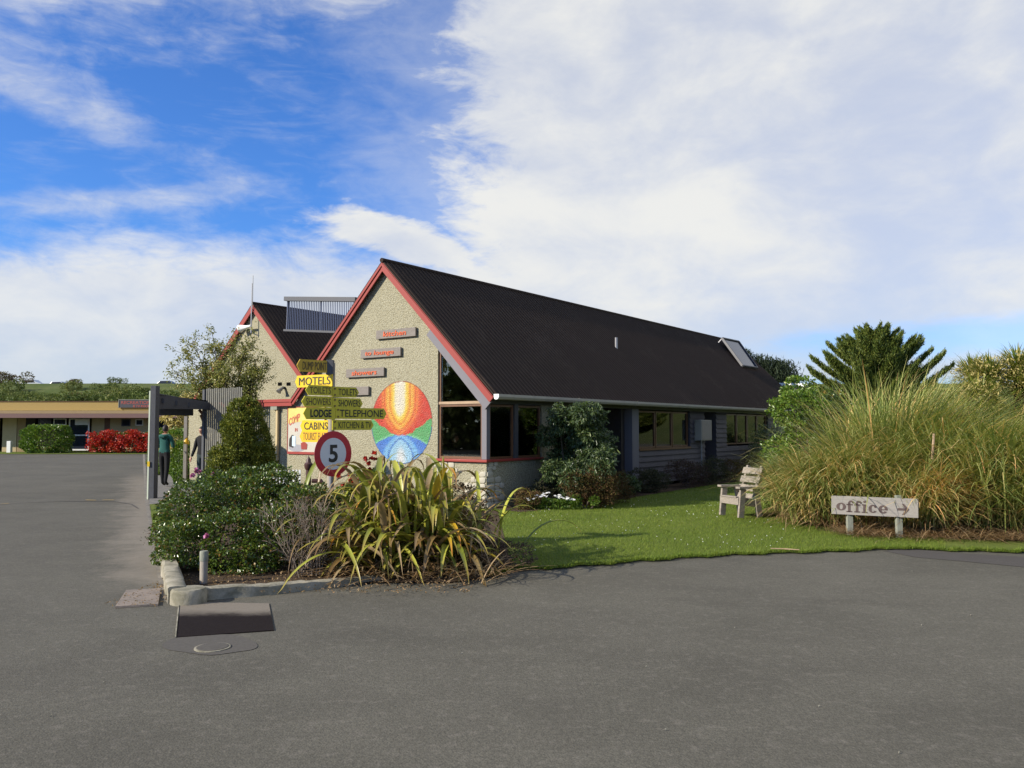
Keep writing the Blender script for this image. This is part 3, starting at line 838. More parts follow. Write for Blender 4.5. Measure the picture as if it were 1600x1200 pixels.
mb = MB(); mb.bbox(lS - .06, S_LE + 2.9, TB + .002, TB + .037, lZ - .13, lZ + .045); mb.bbox(lS - .04, S_LE + 2.9, TB - .02, TB + .001, lZ - .03, lZ + .03)
mb.build('red_fascia', M_RED, bld)
# lavender board below the right barge, over the glazing
mb = MB(); barge((S_GL + .10, rz(S_GL + .10, 0.15)), (rS + 0.10, rZ - 0.20 + .10 * slR), 0.22, TB + 0.045, TB + .10, mb); mb.build('soffit_board', M_LAV, bld)
# roof sheets: corrugated steel both slopes
def roof_sheet(sA, zA, sB, zB, t0, t1, pitch=0.152, amp=0.018):
    n = int((t1 - t0) / pitch)
    mb = MB(); d = np.array([sB - sA, zB - zA]); L = np.linalg.norm(d); d /= L
    nn = np.array([-d[1], d[0]]);
    if nn[1] < 0: nn = -nn
    prof = [(0, 0), (.35, 0), (.45, 1), (.75, 1), (.85, 0)]
    rows = []
    for i in range(n):
        for u, h in prof: rows.append((t0 + (i + u) * pitch, h * amp))
    rows.append((t1, 0))
    for t, h in rows:
        for (s, z) in ((sA, zA), (sB, zB)):
            mb.v.append(tuple(B(s + nn[0] * h, t, z + nn[1] * h)))
        for (s, z) in ((sB, zB), (sA, zA)):
            mb.v.append(tuple(B(s - nn[0] * 0.03, t, z - nn[1] * 0.03)))
    for i in range(len(rows) - 1):
        a = i * 4; b = a + 4
        for k in range(4):
            k2 = (k + 1) % 4
            mb.f.append((a + k, a + k2, b + k2, b + k)); mb.mi.append(0)
    mb.f.append((0, 1, 2, 3)); mb.mi.append(0)
    e = (len(rows) - 1) * 4; mb.f.append((e + 3, e + 2, e + 1, e)); mb.mi.append(0)
    return mb
roof_sheet(aS, aZ + .04, rS - 0.03, rZ + .04, TB + 0.005, RL).build('roof', M_ROOF, bld)
roof_sheet(aS, aZ + .04, lS - 0.02, lZ + .06, TB + 0.005, RL).build('roof', M_ROOF, bld)
mb = MB(); mb.tube([B(aS, TB - .02, aZ + .035), B(aS, RL, aZ + .035)], 0.055, 10); mb.build('ridge_cap', M_ROOF, bld, smooth=True)
# far end gable, left side wall, and the inner partition
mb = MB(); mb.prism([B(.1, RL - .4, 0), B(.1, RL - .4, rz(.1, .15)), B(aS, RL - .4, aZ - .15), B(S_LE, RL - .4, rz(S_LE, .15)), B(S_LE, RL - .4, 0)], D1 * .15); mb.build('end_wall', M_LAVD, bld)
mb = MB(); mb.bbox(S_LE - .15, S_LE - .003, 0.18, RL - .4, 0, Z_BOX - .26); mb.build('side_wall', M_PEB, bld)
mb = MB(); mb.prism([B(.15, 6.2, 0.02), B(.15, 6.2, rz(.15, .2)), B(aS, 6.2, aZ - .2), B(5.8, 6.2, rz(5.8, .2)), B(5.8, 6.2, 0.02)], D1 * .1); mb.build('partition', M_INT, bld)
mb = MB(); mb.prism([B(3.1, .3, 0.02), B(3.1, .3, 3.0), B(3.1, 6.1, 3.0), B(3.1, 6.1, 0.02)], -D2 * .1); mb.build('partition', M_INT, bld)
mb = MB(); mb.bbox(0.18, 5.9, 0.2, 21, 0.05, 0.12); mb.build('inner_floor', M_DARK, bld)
mb = MB(); sC = 2.9
mb.prism([B(.22, .2, rz(.22, .12)), B(sC, .2, rz(sC, .12)), B(sC, 6.1, rz(sC, .12)), B(.22, 6.1, rz(.22, .12))], (0, 0, -.03)); mb.build('ceiling', M_CEIL, bld)
# gable glazing
gl = thing('x', '', '') if False else None
zT = PT(720, 630, 0.05)[1]; zS = PT(720, 712, 0)[1]
SILL = 1.03
def frame_rect(mbx, s0, s1, t, z0, z1, w, dth):
    mbx.bbox(s0, s0 + w, t, t + dth, z0, z1); mbx.bbox(s1 - w, s1, t, t + dth, z0, z1)
    mbx.bbox(s0 + w, s1 - w, t, t + dth, z0, z0 + w); mbx.bbox(s0 + w, s1 - w, t, t + dth, z1 - w, z1)
sP = 0.13
w1 = MB(); frame_rect(w1, sP, S_GL, 0.04, SILL, zT - .02, 0.05, 0.07)
win = w1.build('window', M_BROWN, bld)
mb = MB(); mb.bbox(sP + .05, S_GL - .05, .07, .076, SILL + .05, zT - .07); mb.build('pane', M_GLASS, win)
mb = MB(); mb.bbox(sP, S_GL, 0.02, .12, zT - .018, zT + .04); mb.build('transom', M_BROWN_L, bld)
tw = MB(); top = rz(S_GL, .38); s_end = aS - (aZ - .38 - zT - .04) / slR
tw.bbox(S_GL - .05, S_GL, .04, .11, zT + .045, rz(S_GL - .05, .40))
tw2 = tw.build('window', M_BROWN, bld)
mb = MB(); mb.prism([B(S_GL - .055, .07, zT + .042), B(s_end, .07, zT + .042), B(S_GL - .055, .07, rz(S_GL - .055, .36))], D1 * .006); mb.build('pane', M_GLASS, tw2)
mb = MB(); mb.bbox(S_GL, S_GL + .004, 0, .18, 0, 1); 
mb = MB(); mb.bbox(0.0, sP - .002, 0.0, .12, SILL, rz(.05, .25)); mb.build('corner_post', M_LAV, bld)
# sills
mb = MB(); mb.bbox(-.06, S_GL + .02, -.07, .12, .97, 1.025); mb.build('sill', M_RED, bld, bevel=.01)
mb = MB(); mb.bbox(-.058, .10, .122, 2.08, .972, 1.027); mb.build('sill', M_RED, bld, bevel=.01)
# stone patches round the corner
st_i = 0
gst = np.random.default_rng(5)
def stone(face, a, z, w, h):
    mb = MB(); pr = gst.uniform(.016, .03)
    n = 9; pts = []
    for k in range(n):
        an = 2 * math.pi * k / n + gst.uniform(-.2, .2); rr = gst.uniform(.85, 1.05)
        ca, sa = math.cos(an), math.sin(an); pts.append((a + math.copysign(abs(ca) ** .55, ca) * w / 2 * rr, z + math.copysign(abs(sa) ** .55, sa) * h / 2 * rr))
    rings = [(1.0, .002), (.94, -pr * .75), (.72, -pr)]
    V = []; 
    for k, (sc, out) in enumerate(rings):
        for (x, zz) in pts:
            xx = a + (x - a) * sc; z2 = z + (zz - z) * sc
            V.append(B(xx, out, z2) if face == 'f' else B(out, xx, z2))
    mb.v = [tuple(v) for v in V]
    for r_ in range(2):
        for k in range(n):
            k2 = (k + 1) % n
            mb.f.append((r_ * n + k, r_ * n + k2, (r_ + 1) * n + k2, (r_ + 1) * n + k)); mb.mi.append(0)
    mb.f.append(tuple(2 * n + k for k in range(n))); mb.mi.append(0)
    mb.build('stone', M_STONE, bld, smooth=True)
for (face, rows) in (('f', [(0.08, .62), (.21, .50), (.34, .44), (.47, .50), (.60, .34), (.72, .14)]),
                     ('s', [(0.08, .5), (.21, .55), (.34, .46), (.47, .5), (.60, .42), (.72, .2)])):
    for (z, ext) in rows:
        x = 0.01 if face == 'f' else 0.01
        while x < ext:
            w = gst.uniform(.15, .27)
            stone(face, x + w / 2, z + gst.uniform(-.01, .01), w * 1.02, gst.uniform(.125, .145)); x += w
for (z, x0, x1) in ((.90, .85, 1.3), (.78, .75, 1.2), (.66, .85, 1.15)):
    x = x0
    while x < x1:
        w = gst.uniform(.16, .24); stone('f', x + w / 2, z, w * 1.0, .125); x += w
for (z, x0, x1) in ((.93, .05, .34), (.84, .02, .26), (.76, .02, .16)):
    x = x0
    while x < x1:
        w = gst.uniform(.13, .18); stone('s', x + w / 2, z, w * 1.0, .10); x += w

# --- right hand side
mb = MB(); mb.bbox(0.0, 0.17, 0.18, 2.65, 0, .97); mb.build('sill_wall', M_PEB, bld)
mb = MB(); mb.bbox(0.0, 0.17, 2.08, 2.65, .97, 2.2); mb.build('side_wall', M_PEB, bld)
mb = MB(); mb.bbox(0.0, 0.17, 0.13, 19.5, 2.2, 2.36); mb.build('eave_beam', M_DARKPOST, bld)
def side_window(t0, t1, z0, z1, s=0.03, fm=M_BROWN, fr=.045):
    mb = MB()
    mb.bbox(s, s + .07, t0, t0 + fr, z0, z1); mb.bbox(s, s + .07, t1 - fr, t1, z0, z1)
    mb.bbox(s, s + .07, t0 + fr, t1 - fr, z0, z0 + fr); mb.bbox(s, s + .07, t0 + fr, t1 - fr, z1 - fr, z1)
    w = mb.build('window', fm, bld)
    mb = MB(); mb.bbox(s + .03, s + .036, t0 + fr, t1 - fr, z0 + fr, z1 - fr); mb.build('pane', M_GLASS, w)
    return w
side_window(.13, 1.0, SILL, 2.18)
mb = MB(); mb.bbox(-.01, .12, 1.0, 1.14, 1.03, 2.2); mb.build('window_post', M_DARKPOST, bld)
side_window(1.14, 2.06, SILL, 2.18)
# recessed bay
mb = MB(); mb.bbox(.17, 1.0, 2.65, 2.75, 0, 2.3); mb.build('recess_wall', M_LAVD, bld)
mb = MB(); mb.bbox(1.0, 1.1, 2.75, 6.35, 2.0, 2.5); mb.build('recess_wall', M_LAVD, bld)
side_window(2.8, 6.3, 1.15, 2.0, 1.0)
mb = MB(); mb.bbox(.93, 1.1, 2.75, 6.35, 1.08, 1.14); mb.build('sill', M_BROWN, bld)
def boards(t0, t1, z0, z1, s=0.0, h=0.155, m=M_LAVD):
    z = z0
    while z < z1 - 0.02:
        zt = min(z + h, z1)
        mb = MB()
        mb.hexa([B(s - .045, t0, z), B(s - .045, t1, z), B(s + .04, t1, z), B(s + .04, t0, z),
                 B(s - .004, t0, zt + .008), B(s - .004, t1, zt + .008), B(s + .04, t1, zt + .008), B(s + .04, t0, zt + .008)])
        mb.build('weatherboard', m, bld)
        z += h
boards(2.75, 6.35, .12, 1.07, 1.05)
tP0 = PS(986, 660)[0]; tP1 = PS(995, 660)[0]
mb = MB(); mb.bbox(-.035, 1.0, tP0, tP0 + .06, 0.1, 2.2); mb.build('recess_wall', M_LAV, bld)
mb = MB(); mb.bbox(-.036, .10, tP0 + .062, tP1 + .05, 0.1, 2.198); mb.build('corner_post', M_LAV, bld)
tw0 = PS(996, 660)[0] + .05; tw1 = PS(1076, 660)[0]
WS = PS(1035, 702)[1]
dw = (tw1 - tw0) / 3
for i in range(3): side_window(tw0 + i * dw + .02, tw0 + (i + 1) * dw - .02, WS + .05, 2.16)
mb = MB(); mb.bbox(-.05, .1, tw0 - .03, tw1 + .05, WS - .01, WS + .045); mb.build('sill', M_BROWN, bld)
tD0 = PS(1100, 680)[0]; tD1 = PS(1118, 680)[0]
boards(tP1 + .055, tD0, .12, WS - .015, 0)
boards(tw1 + .055, tD0, WS - .01, 2.19, 0)
tE0 = PS(1135, 660)[0]
boards(tD1, tE0 - .05, .12, 2.19, 0)
# deep dark doorway
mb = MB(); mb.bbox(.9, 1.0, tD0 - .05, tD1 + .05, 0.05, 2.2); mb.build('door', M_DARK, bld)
mb = MB(); mb.bbox(.045, .9, tD1 - .0, tD1 + .08, 0.05, 2.2); mb.bbox(.045, .9, tD0 - .08, tD0, 0.05, 2.2); mb.build('door_reveal', M_LAVD, bld)
tE1 = tE0 + 4.2; dw = (tE1 - tE0) / 4
for i in range(4): side_window(tE0 + i * dw + .02, tE0 + (i + 1) * dw - .02, WS + .05, 2.16)
boards(tE0 - .045, RL - .42, .12, WS - .015, 0)
boards(tE1 + .05, RL - .42, WS - .01, 2.19, 0)
mb = MB(); mb.bbox(.2, 5.9, 6.4, 6.5, .1, 2.2); mb.build('partition', M_INT, bld)
mb = MB(); mb.bbox(2.6, 2.7, 6.5, 21.5, .1, 2.3); mb.build('partition', M_CEIL, bld)
mb = MB(); mb.bbox(.2, 2.65, 6.5, 21.5, 2.3, 2.33); mb.build('ceiling', M_CEIL, bld)
# gutter
gut = thing('x', '', '') if False else None
mb = MB()
gs, gz = rS - .09, 2.335
prof = [(-.065, .045), (-.07, -.01), (-.045, -.055), (0, -.07), (.045, -.055), (.06, -.01), (.06, .045), (.05, .045), (.05, -.005), (0, -.055), (-.055, -.005), (-.055, .045)]
mb.prism([B(gs + a, TB - .02, gz + b) for a, b in prof], D1 * (RL - TB)); mb.build('gutter', M_GUTTER, bld)
mb = MB(); mb.prism([B(gs + a, TB - .03, gz + b) for a, b in prof[:7]], D1 * .012); mb.build('gutter_end', M_WHITE, bld)
for t in np.arange(3, 21, 3.0):
    mb = MB(); mb.prism([B(gs + a * 1.12, t, gz + b * 1.12) for a, b in prof], D1 * .03); mb.build('gutter_joint', M_GUTTER, bld)
# roof vent pipe
t_v = 0
def roofpt(u, v):
    """pixel to the right roof slope"""
    r_ = ray(u, v); n = np.cross(D1, B(rS, 0, rZ) - B(aS, 0, aZ)); n /= np.linalg.norm(n)
    k = ((B(aS, 0, aZ) - CAM) @ n) / (r_ @ n); return CAM + k * r_
vp = roofpt(963, 547); mb = MB(); mb.tube([vp, vp + [0, 0, .38]], .045, 10); mb.build('vent_pipe', M_STEEL, bld, smooth=True)
# meter box
mx = thing('meter_box', 'grey metal box mounted on the weatherboards beside the dark doorway', 'meter box', tuple(B(0, PS(1099, 680)[0], 0)))
t0, z1 = PS(1088, 656, -.1); t1, z0 = PS(1105, 688, -.1)
mb = MB(); mb.bbox(-.26, -.026, t0, t1, z0, z1); mb.build('cabinet', M_GUTTER, mx, bevel=.012)
mb = MB(); mb.bbox(-.272, -.262, t0 + .03, t1 - .03, z0 + .03, z1 - .03); mb.build('cover', M_OLDV, mx, bevel=.004)
mb = MB(); mb.tube([B(-.08, (t0 + t1) / 2, z0), B(-.08, (t0 + t1) / 2, .15)], .025, 8); mb.build('conduit', M_STEEL, mx)
# solar panel at far end of the roof
sp = thing('roof_solar_heater', 'flat bluish solar panel propped near the far end of the long roof', 'solar panel', tuple(roofpt(1150, 556)))
c4 = [roofpt(*p) for p in ((1121, 537), (1147, 542), (1180, 578), (1157, 575))]
upn = np.cross(D1, B(rS, 0, rZ) - B(aS, 0, aZ)); upn /= np.linalg.norm(upn); upn = upn if upn[2] > 0 else -upn
c4[0] += upn * .30; c4[1] += upn * .30; c4[2] += upn * .12; c4[3] += upn * .12
mb = MB(); mb.prism(c4, upn * -.06); mb.build('panel', M_PANEL, sp)
mb = MB()
for i in range(4): mb.bar(c4[i], c4[(i + 1) % 4], .06, .09, upn)
mb.build('frame', M_DARKPOST, sp)
for k in (0, 1):
    mb = MB(); mb.bar(c4[k], c4[k] - upn * .31, .04, .04); mb.build('bracket', M_STEEL, sp)

# person-height things inside: blind strip of light through a far window, laptop on table
tb = thing('laptop', 'open white laptop on the table behind the corner window', 'laptop', tuple(B(.45, .75, .95)))
lc = B(.42, .8, 1.06)
mb = MB(); mb.box(lc, D2 * .02 + np.array([0, 0, .0]), D1 * .12, np.array([0, 0, .008])); mb.build('base', M_WHITE, tb)
mb = MB(); mb.prism([B(.40, .7, 1.06), B(.40, .95, 1.06), B(.27, .95, 1.28), B(.27, .7, 1.28)], D2 * .012); mb.build('screen', M_WHITE, tb)
it = thing('dining_table', 'brown timber table inside behind the corner window', 'table', tuple(B(.8, 1.0, .12)))
mb = MB(); mb.bbox(.25, 1.25, .4, 1.5, .98, 1.02); mb.build('tabletop', M_BROWN, it)
for a, b in ((.3, .45), (1.2, .45), (.3, 1.45), (1.2, 1.45)):
    mb = MB(); mb.bbox(a - .025, a + .025, b - .025, b + .025, .12, .98); mb.build('leg', M_BROWN, it)

# ---------------------------------------------------------------- boards and mural on the front wall
OUT = -D1
def wallframe(u, v, t=0):
    s, z = PT(u, v, t); return s, z
DOWN = 0
def wall_board(name, label, px, text, tw, th):
    (u0, v0), (u1, v1) = px     # left centre, right centre
    sA, zA = PT(u0, v0, -.02); sB, zB = PT(u1, v1, -.02)
    s0, s1 = sA, sB
    z = (zA + zB) / 2; h = 0.20
    root = thing(name, label, 'wall sign', tuple(B((s0 + s1) / 2, 0, z - h / 2)), group='timber direction boards on the gable wall')
    mb = MB(); mb.bbox(s1, s0, -.07, -.022, z - h / 2, z + h / 2); mb.build('board', M_SIGNWOOD, root, bevel=.006)
    mb = MB(); mb.bbox(s1 + .1, s1 + .16, -.022, 0, z - .05, z + .05); mb.bbox(s0 - .16, s0 - .1, -.022, 0, z - .05, z + .05); mb.build('batten', M_SIGNWOOD, root)
    if text:
        wtot = s0 - s1
        o_ = B(s0 - wtot * tw[0], -.078, z - h * .5 + h * th[0])
        lettering(text, o_, D2, (0, 0, 1), wtot * (tw[1] - tw[0]), h * (th[1] - th[0]), M_ORANGE, root, bold=0.008, shear=0.12, depth=.010)
    return root
wall_board('direction_board', 'topmost timber board on the gable lettered kitchen in orange', ((590, 523), (651.5, 519)), 'kitchen', (.19, .77), (.22, .80))
wall_board('direction_board', 'second timber board from the top lettered to lounge in orange', ((566, 553), (628, 550)), 'to lounge', (.12, .84), (.12, .80))
wall_board('direction_board', 'timber board lettered showers in orange, third from the top', ((543, 583.5), (602, 581)), 'showers', (.16, .82), (.22, .78))
wall_board('direction_board', 'lowest timber board on the gable, half hidden behind the yellow blades', ((520, 612), (578, 611)), None, 0, 0)

# mural: a painted disc
ms0, mz0 = PT(580, 660); ms1, _ = PT(676, 660)
mc_s = (ms0 + ms1) / 2; mr = (ms0 - ms1) / 2
mz_top = PT(628, 595)[1]; mc_z = mz_top - mr * 1.0
def mural():
    N = 150
    g = np.random.default_rng(3)
    xs = np.linspace(-1, 1, N + 1)
    idx = {}; V = []; F = []; Cc = []
    def col(x, y):
        y0 = y
        def cv(a): return np.array([((c / 255) ** 2.2) for c in a])
        r = math.hypot(x, y)
        jx = x + g.normal(0, .012); jy = y + g.normal(0, .012)
        if r > .975: return cv((150, 60, 40)) if y > -.1 else cv((40, 90, 160))
        top_edge = -0.42 * 1 + 0.50 * abs(jx) ** 1.15 + .035 * abs(math.sin(jx * 9))       # lower edge of the reds
        blue_top = -0.30 - 0.32 * jx * jx - .0
        if jy > top_edge + .02 and jy > blue_top:
            # nested parabolas opening upward, centre pale
            cx = abs(jx + .04); px_ = cx / .19 if cx < .19 else (cx / .19) ** .66
            p = math.hypot(px_, max(0, .48 - jy) / .36)
            bands = [(0.0, (238, 232, 215)), (.8, (240, 232, 200)), (1.0, (248, 226, 110)), (1.2, (248, 200, 70)), (1.38, (240, 165, 50)), (1.45, (225, 110, 40)), (1.55, (250, 190, 75)), (1.8, (242, 150, 55)), (1.9, (224, 80, 42)), (2.02, (240, 135, 60)), (2.2, (228, 85, 48)), (2.5, (214, 52, 42)), (5, (196, 38, 38))]
            for (a, ca), (b, cb) in zip(bands[:-1], bands[1:]):
                if p < b:
                    k = (p - a) / (b - a); c = cv(ca) * (1 - k) + cv(cb) * k; break
            else: c = cv(bands[-1][1])
        elif jy > blue_top:
            c = cv((80, 175, 105)) if abs(jx) > .25 else cv((95, 175, 140))
            if abs((jy - blue_top)) < .05: c = cv((120, 205, 150))
        else:
            cx = abs(jx); px_ = cx / .13 if cx < .13 else (cx / .13) ** .62
            p = math.hypot(px_, max(0, jy + .85) / .23)
            bands = [(0, (232, 232, 228)), (.8, (215, 230, 236)), (1.3, (165, 212, 238)), (1.9, (150, 205, 240)), (1.98, (50, 120, 205)), (2.08, (60, 130, 210)), (2.15, (130, 195, 240)), (2.5, (110, 180, 238)), (2.62, (60, 135, 225)), (3.2, (58, 122, 215)), (5, (66, 135, 222))]
            for (a, ca), (b, cb) in zip(bands[:-1], bands[1:]):
                if p < b:
                    k = (p - a) / (b - a); c = cv(ca) * (1 - k) + cv(cb) * k; break
            else: c = cv(bands[-1][1])
        return c * g.uniform(.78, 1.08)
    for i, x in enumerate(xs):
        for j, y in enumerate(xs):
            if x * x + y * y <= 1.0:
                idx[(i, j)] = len(V)
                V.append(B(mc_s - x * mr, -.004, mc_z + y * mr)); Cc.append(col(x, y))
    for i in range(N):
        for j in range(N):
            k = [(i, j), (i + 1, j), (i + 1, j + 1), (i, j + 1)]
            if all(a in idx for a in k): F.append(tuple(idx[a] for a in k))
    def f(w):
        at = w.new('ShaderNodeAttribute', attribute_name='paint')
        g_ = gpos(w); v2 = w.noise(g_, 48, 4, 0.75); n = w.noise(g_, 9, 3, .6)
        v = w.new('ShaderNodeTexVoronoi'); w.put(v.inputs['Vector'], g_); v.inputs['Scale'].default_value = 34
        c = w.mix(w.m('MULTIPLY', w.ss(v2, .58, .75), .45), at.outputs['Color'], (.5, .45, .33, 1))
        c = w.mix(w.m('MULTIPLY', n, .35), c, (.45, .40, .30, 1))
        c = w.mix(1.0, c, (.76, .76, .76, 1), 'MULTIPLY')
        return pb(w, c, .8, w.bump(w.m('SUBTRACT', w.m('ADD', v2, .3), v.outputs['Distance']), .8, .03), 0, .2)
    m = mat('mural_paint', f)
    root = thing('sun_mural', 'round mural of a red and yellow sunrise over blue waves on the gable wall', 'mural', tuple(B(mc_s, 0, mc_z)))
    o = mesh_obj('painted_disc', np.array(V), F, m, root)
    a = o.data.color_attributes.new('paint', 'FLOAT_COLOR', 'POINT')
    a.data.foreach_set('color', np.concatenate([np.array(Cc), np.ones((len(Cc), 1))], 1).astype(np.float32).ravel())
    if o.data.polygons[0].normal.dot(Vector(OUT)) < 0: o.data.flip_normals()
mural()

# poster
ps0, pz1 = PT(451, 637, -.02); ps1, pz0 = PT(507, 707, -.02)
pz0 = PT(451, 706, -.02)[1]
po = thing('poster_board', 'framed poster with arched red letters above a computer drawing, behind the blades', 'poster', tuple(B((ps0 + ps1) / 2, 0, pz0)))
mb = MB(); mb.bbox(ps1, ps0, -.03, -.003, pz0, pz1); mb.build('board', painted('poster_paper', (.46, .43, .36), .6, .2), po)
mb = MB()
frw = .03
mb.bbox(ps1 - .01, ps0 + .01, -.04, -.002, pz0 - .05, pz0 + .01); mb.bbox(ps1 - .01, ps0 + .01, -.04, -.002, pz1, pz1 + .02)
mb.bbox(ps1 - .02, ps1, -.04, -.002, pz0 + .01, pz1); mb.bbox(ps0, ps0 + .02, -.04, -.002, pz0 + .01, pz1)
mb.build('frame', M_RED, po)
M_PYEL = painted('poster_yellow', (.62, .50, .14), .6, .2); M_PGREY = painted('poster_grey', (.28, .28, .30), .6, .2); M_PTXT = painted('poster_red_ink', (.45, .10, .06), .6, .1)
mb = MB(); mb.poly([B(ps1, -.032, pz1 - .28), B(ps0, -.032, pz1 - .40), B(ps0, -.032, pz1 - .0), B(ps1, -.032, pz1)]); mb.build('yellow_band', M_PYEL, po)
zx = pz1 - .46
for i, ch in enumerate('COMP'):
    lettering(ch, B(ps0 - .04 - i * .105, -.036, zx + i * .035), D2 * .96 + np.array([0, 0, .25]), np.array([0, 0, 1.]), .10, .19, M_PTXT, po, bold=.03)
lettering('IN', B(ps0 - .27, -.036, pz1 - .60), D2, (0, 0, 1), .10, .09, M_PTXT, po, bold=.02)
mb = MB(); pzc = pz0 + .30
mb.poly([B(ps0 - .32 + .3 * math.cos(a) - .02, -.034, pz0 + .10 + .09 * math.sin(a)) for a in np.linspace(0, 2 * math.pi, 18)[:-1]]); mb.build('drawing', M_PGREY, po)
mb = MB(); mb.poly([B(ps0 - .05, -.036, pz0 + .14), B(ps0 - .06, -.036, pz0 + .33), B(ps0 - .16, -.036, pz0 + .43), B(ps0 - .22, -.036, pz0 + .42), B(ps0 - .22, -.036, pz0 + .10)]); mb.build('drawing', M_DARK, po)
mb = MB(); mb.poly([B(ps0 - .17, -.038, pz0 + .15), B(ps0 - .17, -.038, pz0 + .40), B(ps0 - .30, -.038, pz0 + .40), B(ps0 - .30, -.038, pz0 + .14)]); mb.build('drawing', painted('poster_pale_blue', (.5, .62, .7), .5, .1), po)
mb = MB(); mb.poly([B(ps0 - .52, -.038, pz0 + .07), B(ps0 - .50, -.038, pz0 + .22), B(ps0 - .62, -.038, pz0 + .27), B(ps0 - .74, -.038, pz0 + .20), B(ps0 - .72, -.038, pz0 + .07)]); mb.build('drawing', M_RED, po)

# downpipe and rain head
dp = thing('downpipe', 'pale downpipe with square rain head under the red fascia', 'downpipe', tuple(B(PT(432, 700)[0], -.06, 0)))
sd, _ = PT(433, 700, -.06); _, zd = PT(427, 630, -.06)
mb = MB(); mb.bbox(sd - .03, sd + .035, -.09, -.03, 0.03, zd - .15); mb.build('pipe', M_CREAM, dp)
mb = MB(); mb.bbox(sd - .05, sd + .2, -.13, -.003, zd - .17, zd + .0); mb.build('rain_head', M_POSTG, dp)

# ============================================================ left gabled wing
TL = 3.0
wg = thing('gabled_wing', 'second smaller pebbledash gable with red barge boards behind the leafless-looking tree', 'building', tuple(B(8, TL, 0)))
wS, wZ = PT(394, 475, TL - .14); w1S, w1Z = PT(471, 586, TL - .14); w0S, w0Z = PT(310, 608, TL - .14)
kR = (wZ - w1Z) / (wS - w1S); kL = (wZ - w0Z) / (w0S - wS)
sM = (wZ - aZ + kR * -wS + slL * -aS) 
# meeting with the main roof: wZ-(wS-s)*kR = aZ-(s-aS)*slL
sM = (aZ + aS * slL - wZ + wS * kR) / (kR + slL)
sM2 = sM
lowS = wS + (wZ - 2.3) / kL
mb = MB(); mb.prism([B(sM2, TL, 1.8), B(sM2, TL, wZ - (wS - sM2) * kR - .1), B(wS, TL, wZ - .1), B(lowS, TL, 2.2), B(lowS, TL, 0), B(sM2, TL, 0)], D1 * .18); mb.build('gable_wall', M_PEB, wg)
mb = MB(); barge((wS, wZ), (sM2, wZ - (wS - sM2) * kR), .15, TL - .14, TL - .10, mb); mb.build('barge_board', M_RED, wg)
mb = MB(); barge((wS, wZ - .003), (lowS, 2.3), .15, TL - .137, TL - .097, mb); mb.build('barge_board', M_RED, wg)
roof_sheet(wS, wZ + .04, sM2, wZ - (wS - sM2) * kR + .03, TL - .13, TL + 15).build('roof', M_ROOF, wg)
roof_sheet(wS, wZ + .04, lowS, 2.32, TL - .13, TL + 15).build('roof', M_ROOF, wg)
mb = MB(); mb.tube([B(wS, TL - .15, wZ + .03), B(wS, TL + 15, wZ + .03)], .05, 8); mb.build('ridge_cap', M_ROOF, wg)
mb = MB(); mb.bbox(lowS - .2, lowS, TL + .18, TL + 15, 0, 2.2); mb.build('side_wall', M_PEB, wg)
for u in (437.5, 451):
    s, z = PT(u, 600, TL); mb = MB(); mb.bbox(s - .09, s + .09, TL - .012, TL + .02, z - .05, z + .05); mb.build('vent_opening', M_VOID, wg)
lt = thing('flood_light', 'small dark wall lamp below two vent slots on the left gable', 'light', tuple(B(PT(441, 608, TL)[0], TL, 2.6)))
s, z = PT(441, 609, TL - .1)
mb = MB(); mb.bbox(s - .03, s + .03, TL - .1, TL - .013, z + .02, z + .10); mb.build('bracket', M_DARKPOST, lt)
mb = MB(); mb.tube([B(s, TL - .08, z + .06), B(s, TL - .2, z - .02), B(s, TL - .24, z - .07)], [.04, .06, .085], 12); mb.build('lamp_head', M_STEEL, lt, smooth=True)
# mast with antenna and horn loudspeaker
ms, mz0_ = PT(392.5, 520, TL - .2); _, mz1 = PT(392.5, 443, TL - .2)
an = thing('antenna_mast', 'thin metal antenna mast fixed to the peak of the left gable', 'antenna', tuple(B(ms, TL - .2, mz0_)))
mb = MB(); mb.tube([B(ms, TL - .2, mz0_), B(ms, TL - .2, mz1)], [.022, .016], 8); mb.build('mast', M_STEEL, an)
mb = MB(); mb.tube([B(ms - .05, TL - .2, mz1 - .8), B(ms - .05, TL - .2, mz1 + .25)], .008, 6); mb.build('aerial', M_GUTTER, an)
mb = MB(); mb.bar(B(ms, TL - .2, mz0_), B(ms - .12, TL, mz0_ - .08), .03, .03); mb.bar(B(ms, TL - .2, wZ - .2), B(ms, TL - .10, wZ - .2), .03, .03); mb.build('bracket', M_STEEL, an)
hs = thing('horn_loudspeaker', 'pale horn loudspeaker clamped to the antenna mast', 'loudspeaker', tuple(B(ms, TL - .2, PT(384, 511, TL - .2)[1])))
zh = PT(384, 511, TL - .2)[1]; s_h = PT(375, 511, TL - .2)[0]
mb = MB(); mb.tube([B(ms + .03, TL - .2, zh + .02), B(ms + .22, TL - .2, zh + .0), B(s_h - .05, TL - .2, zh - .02), B(s_h, TL - .2, zh - .03)], [.035, .05, .11, .13], 14); mb.build('horn', M_WHITE, hs, smooth=True)
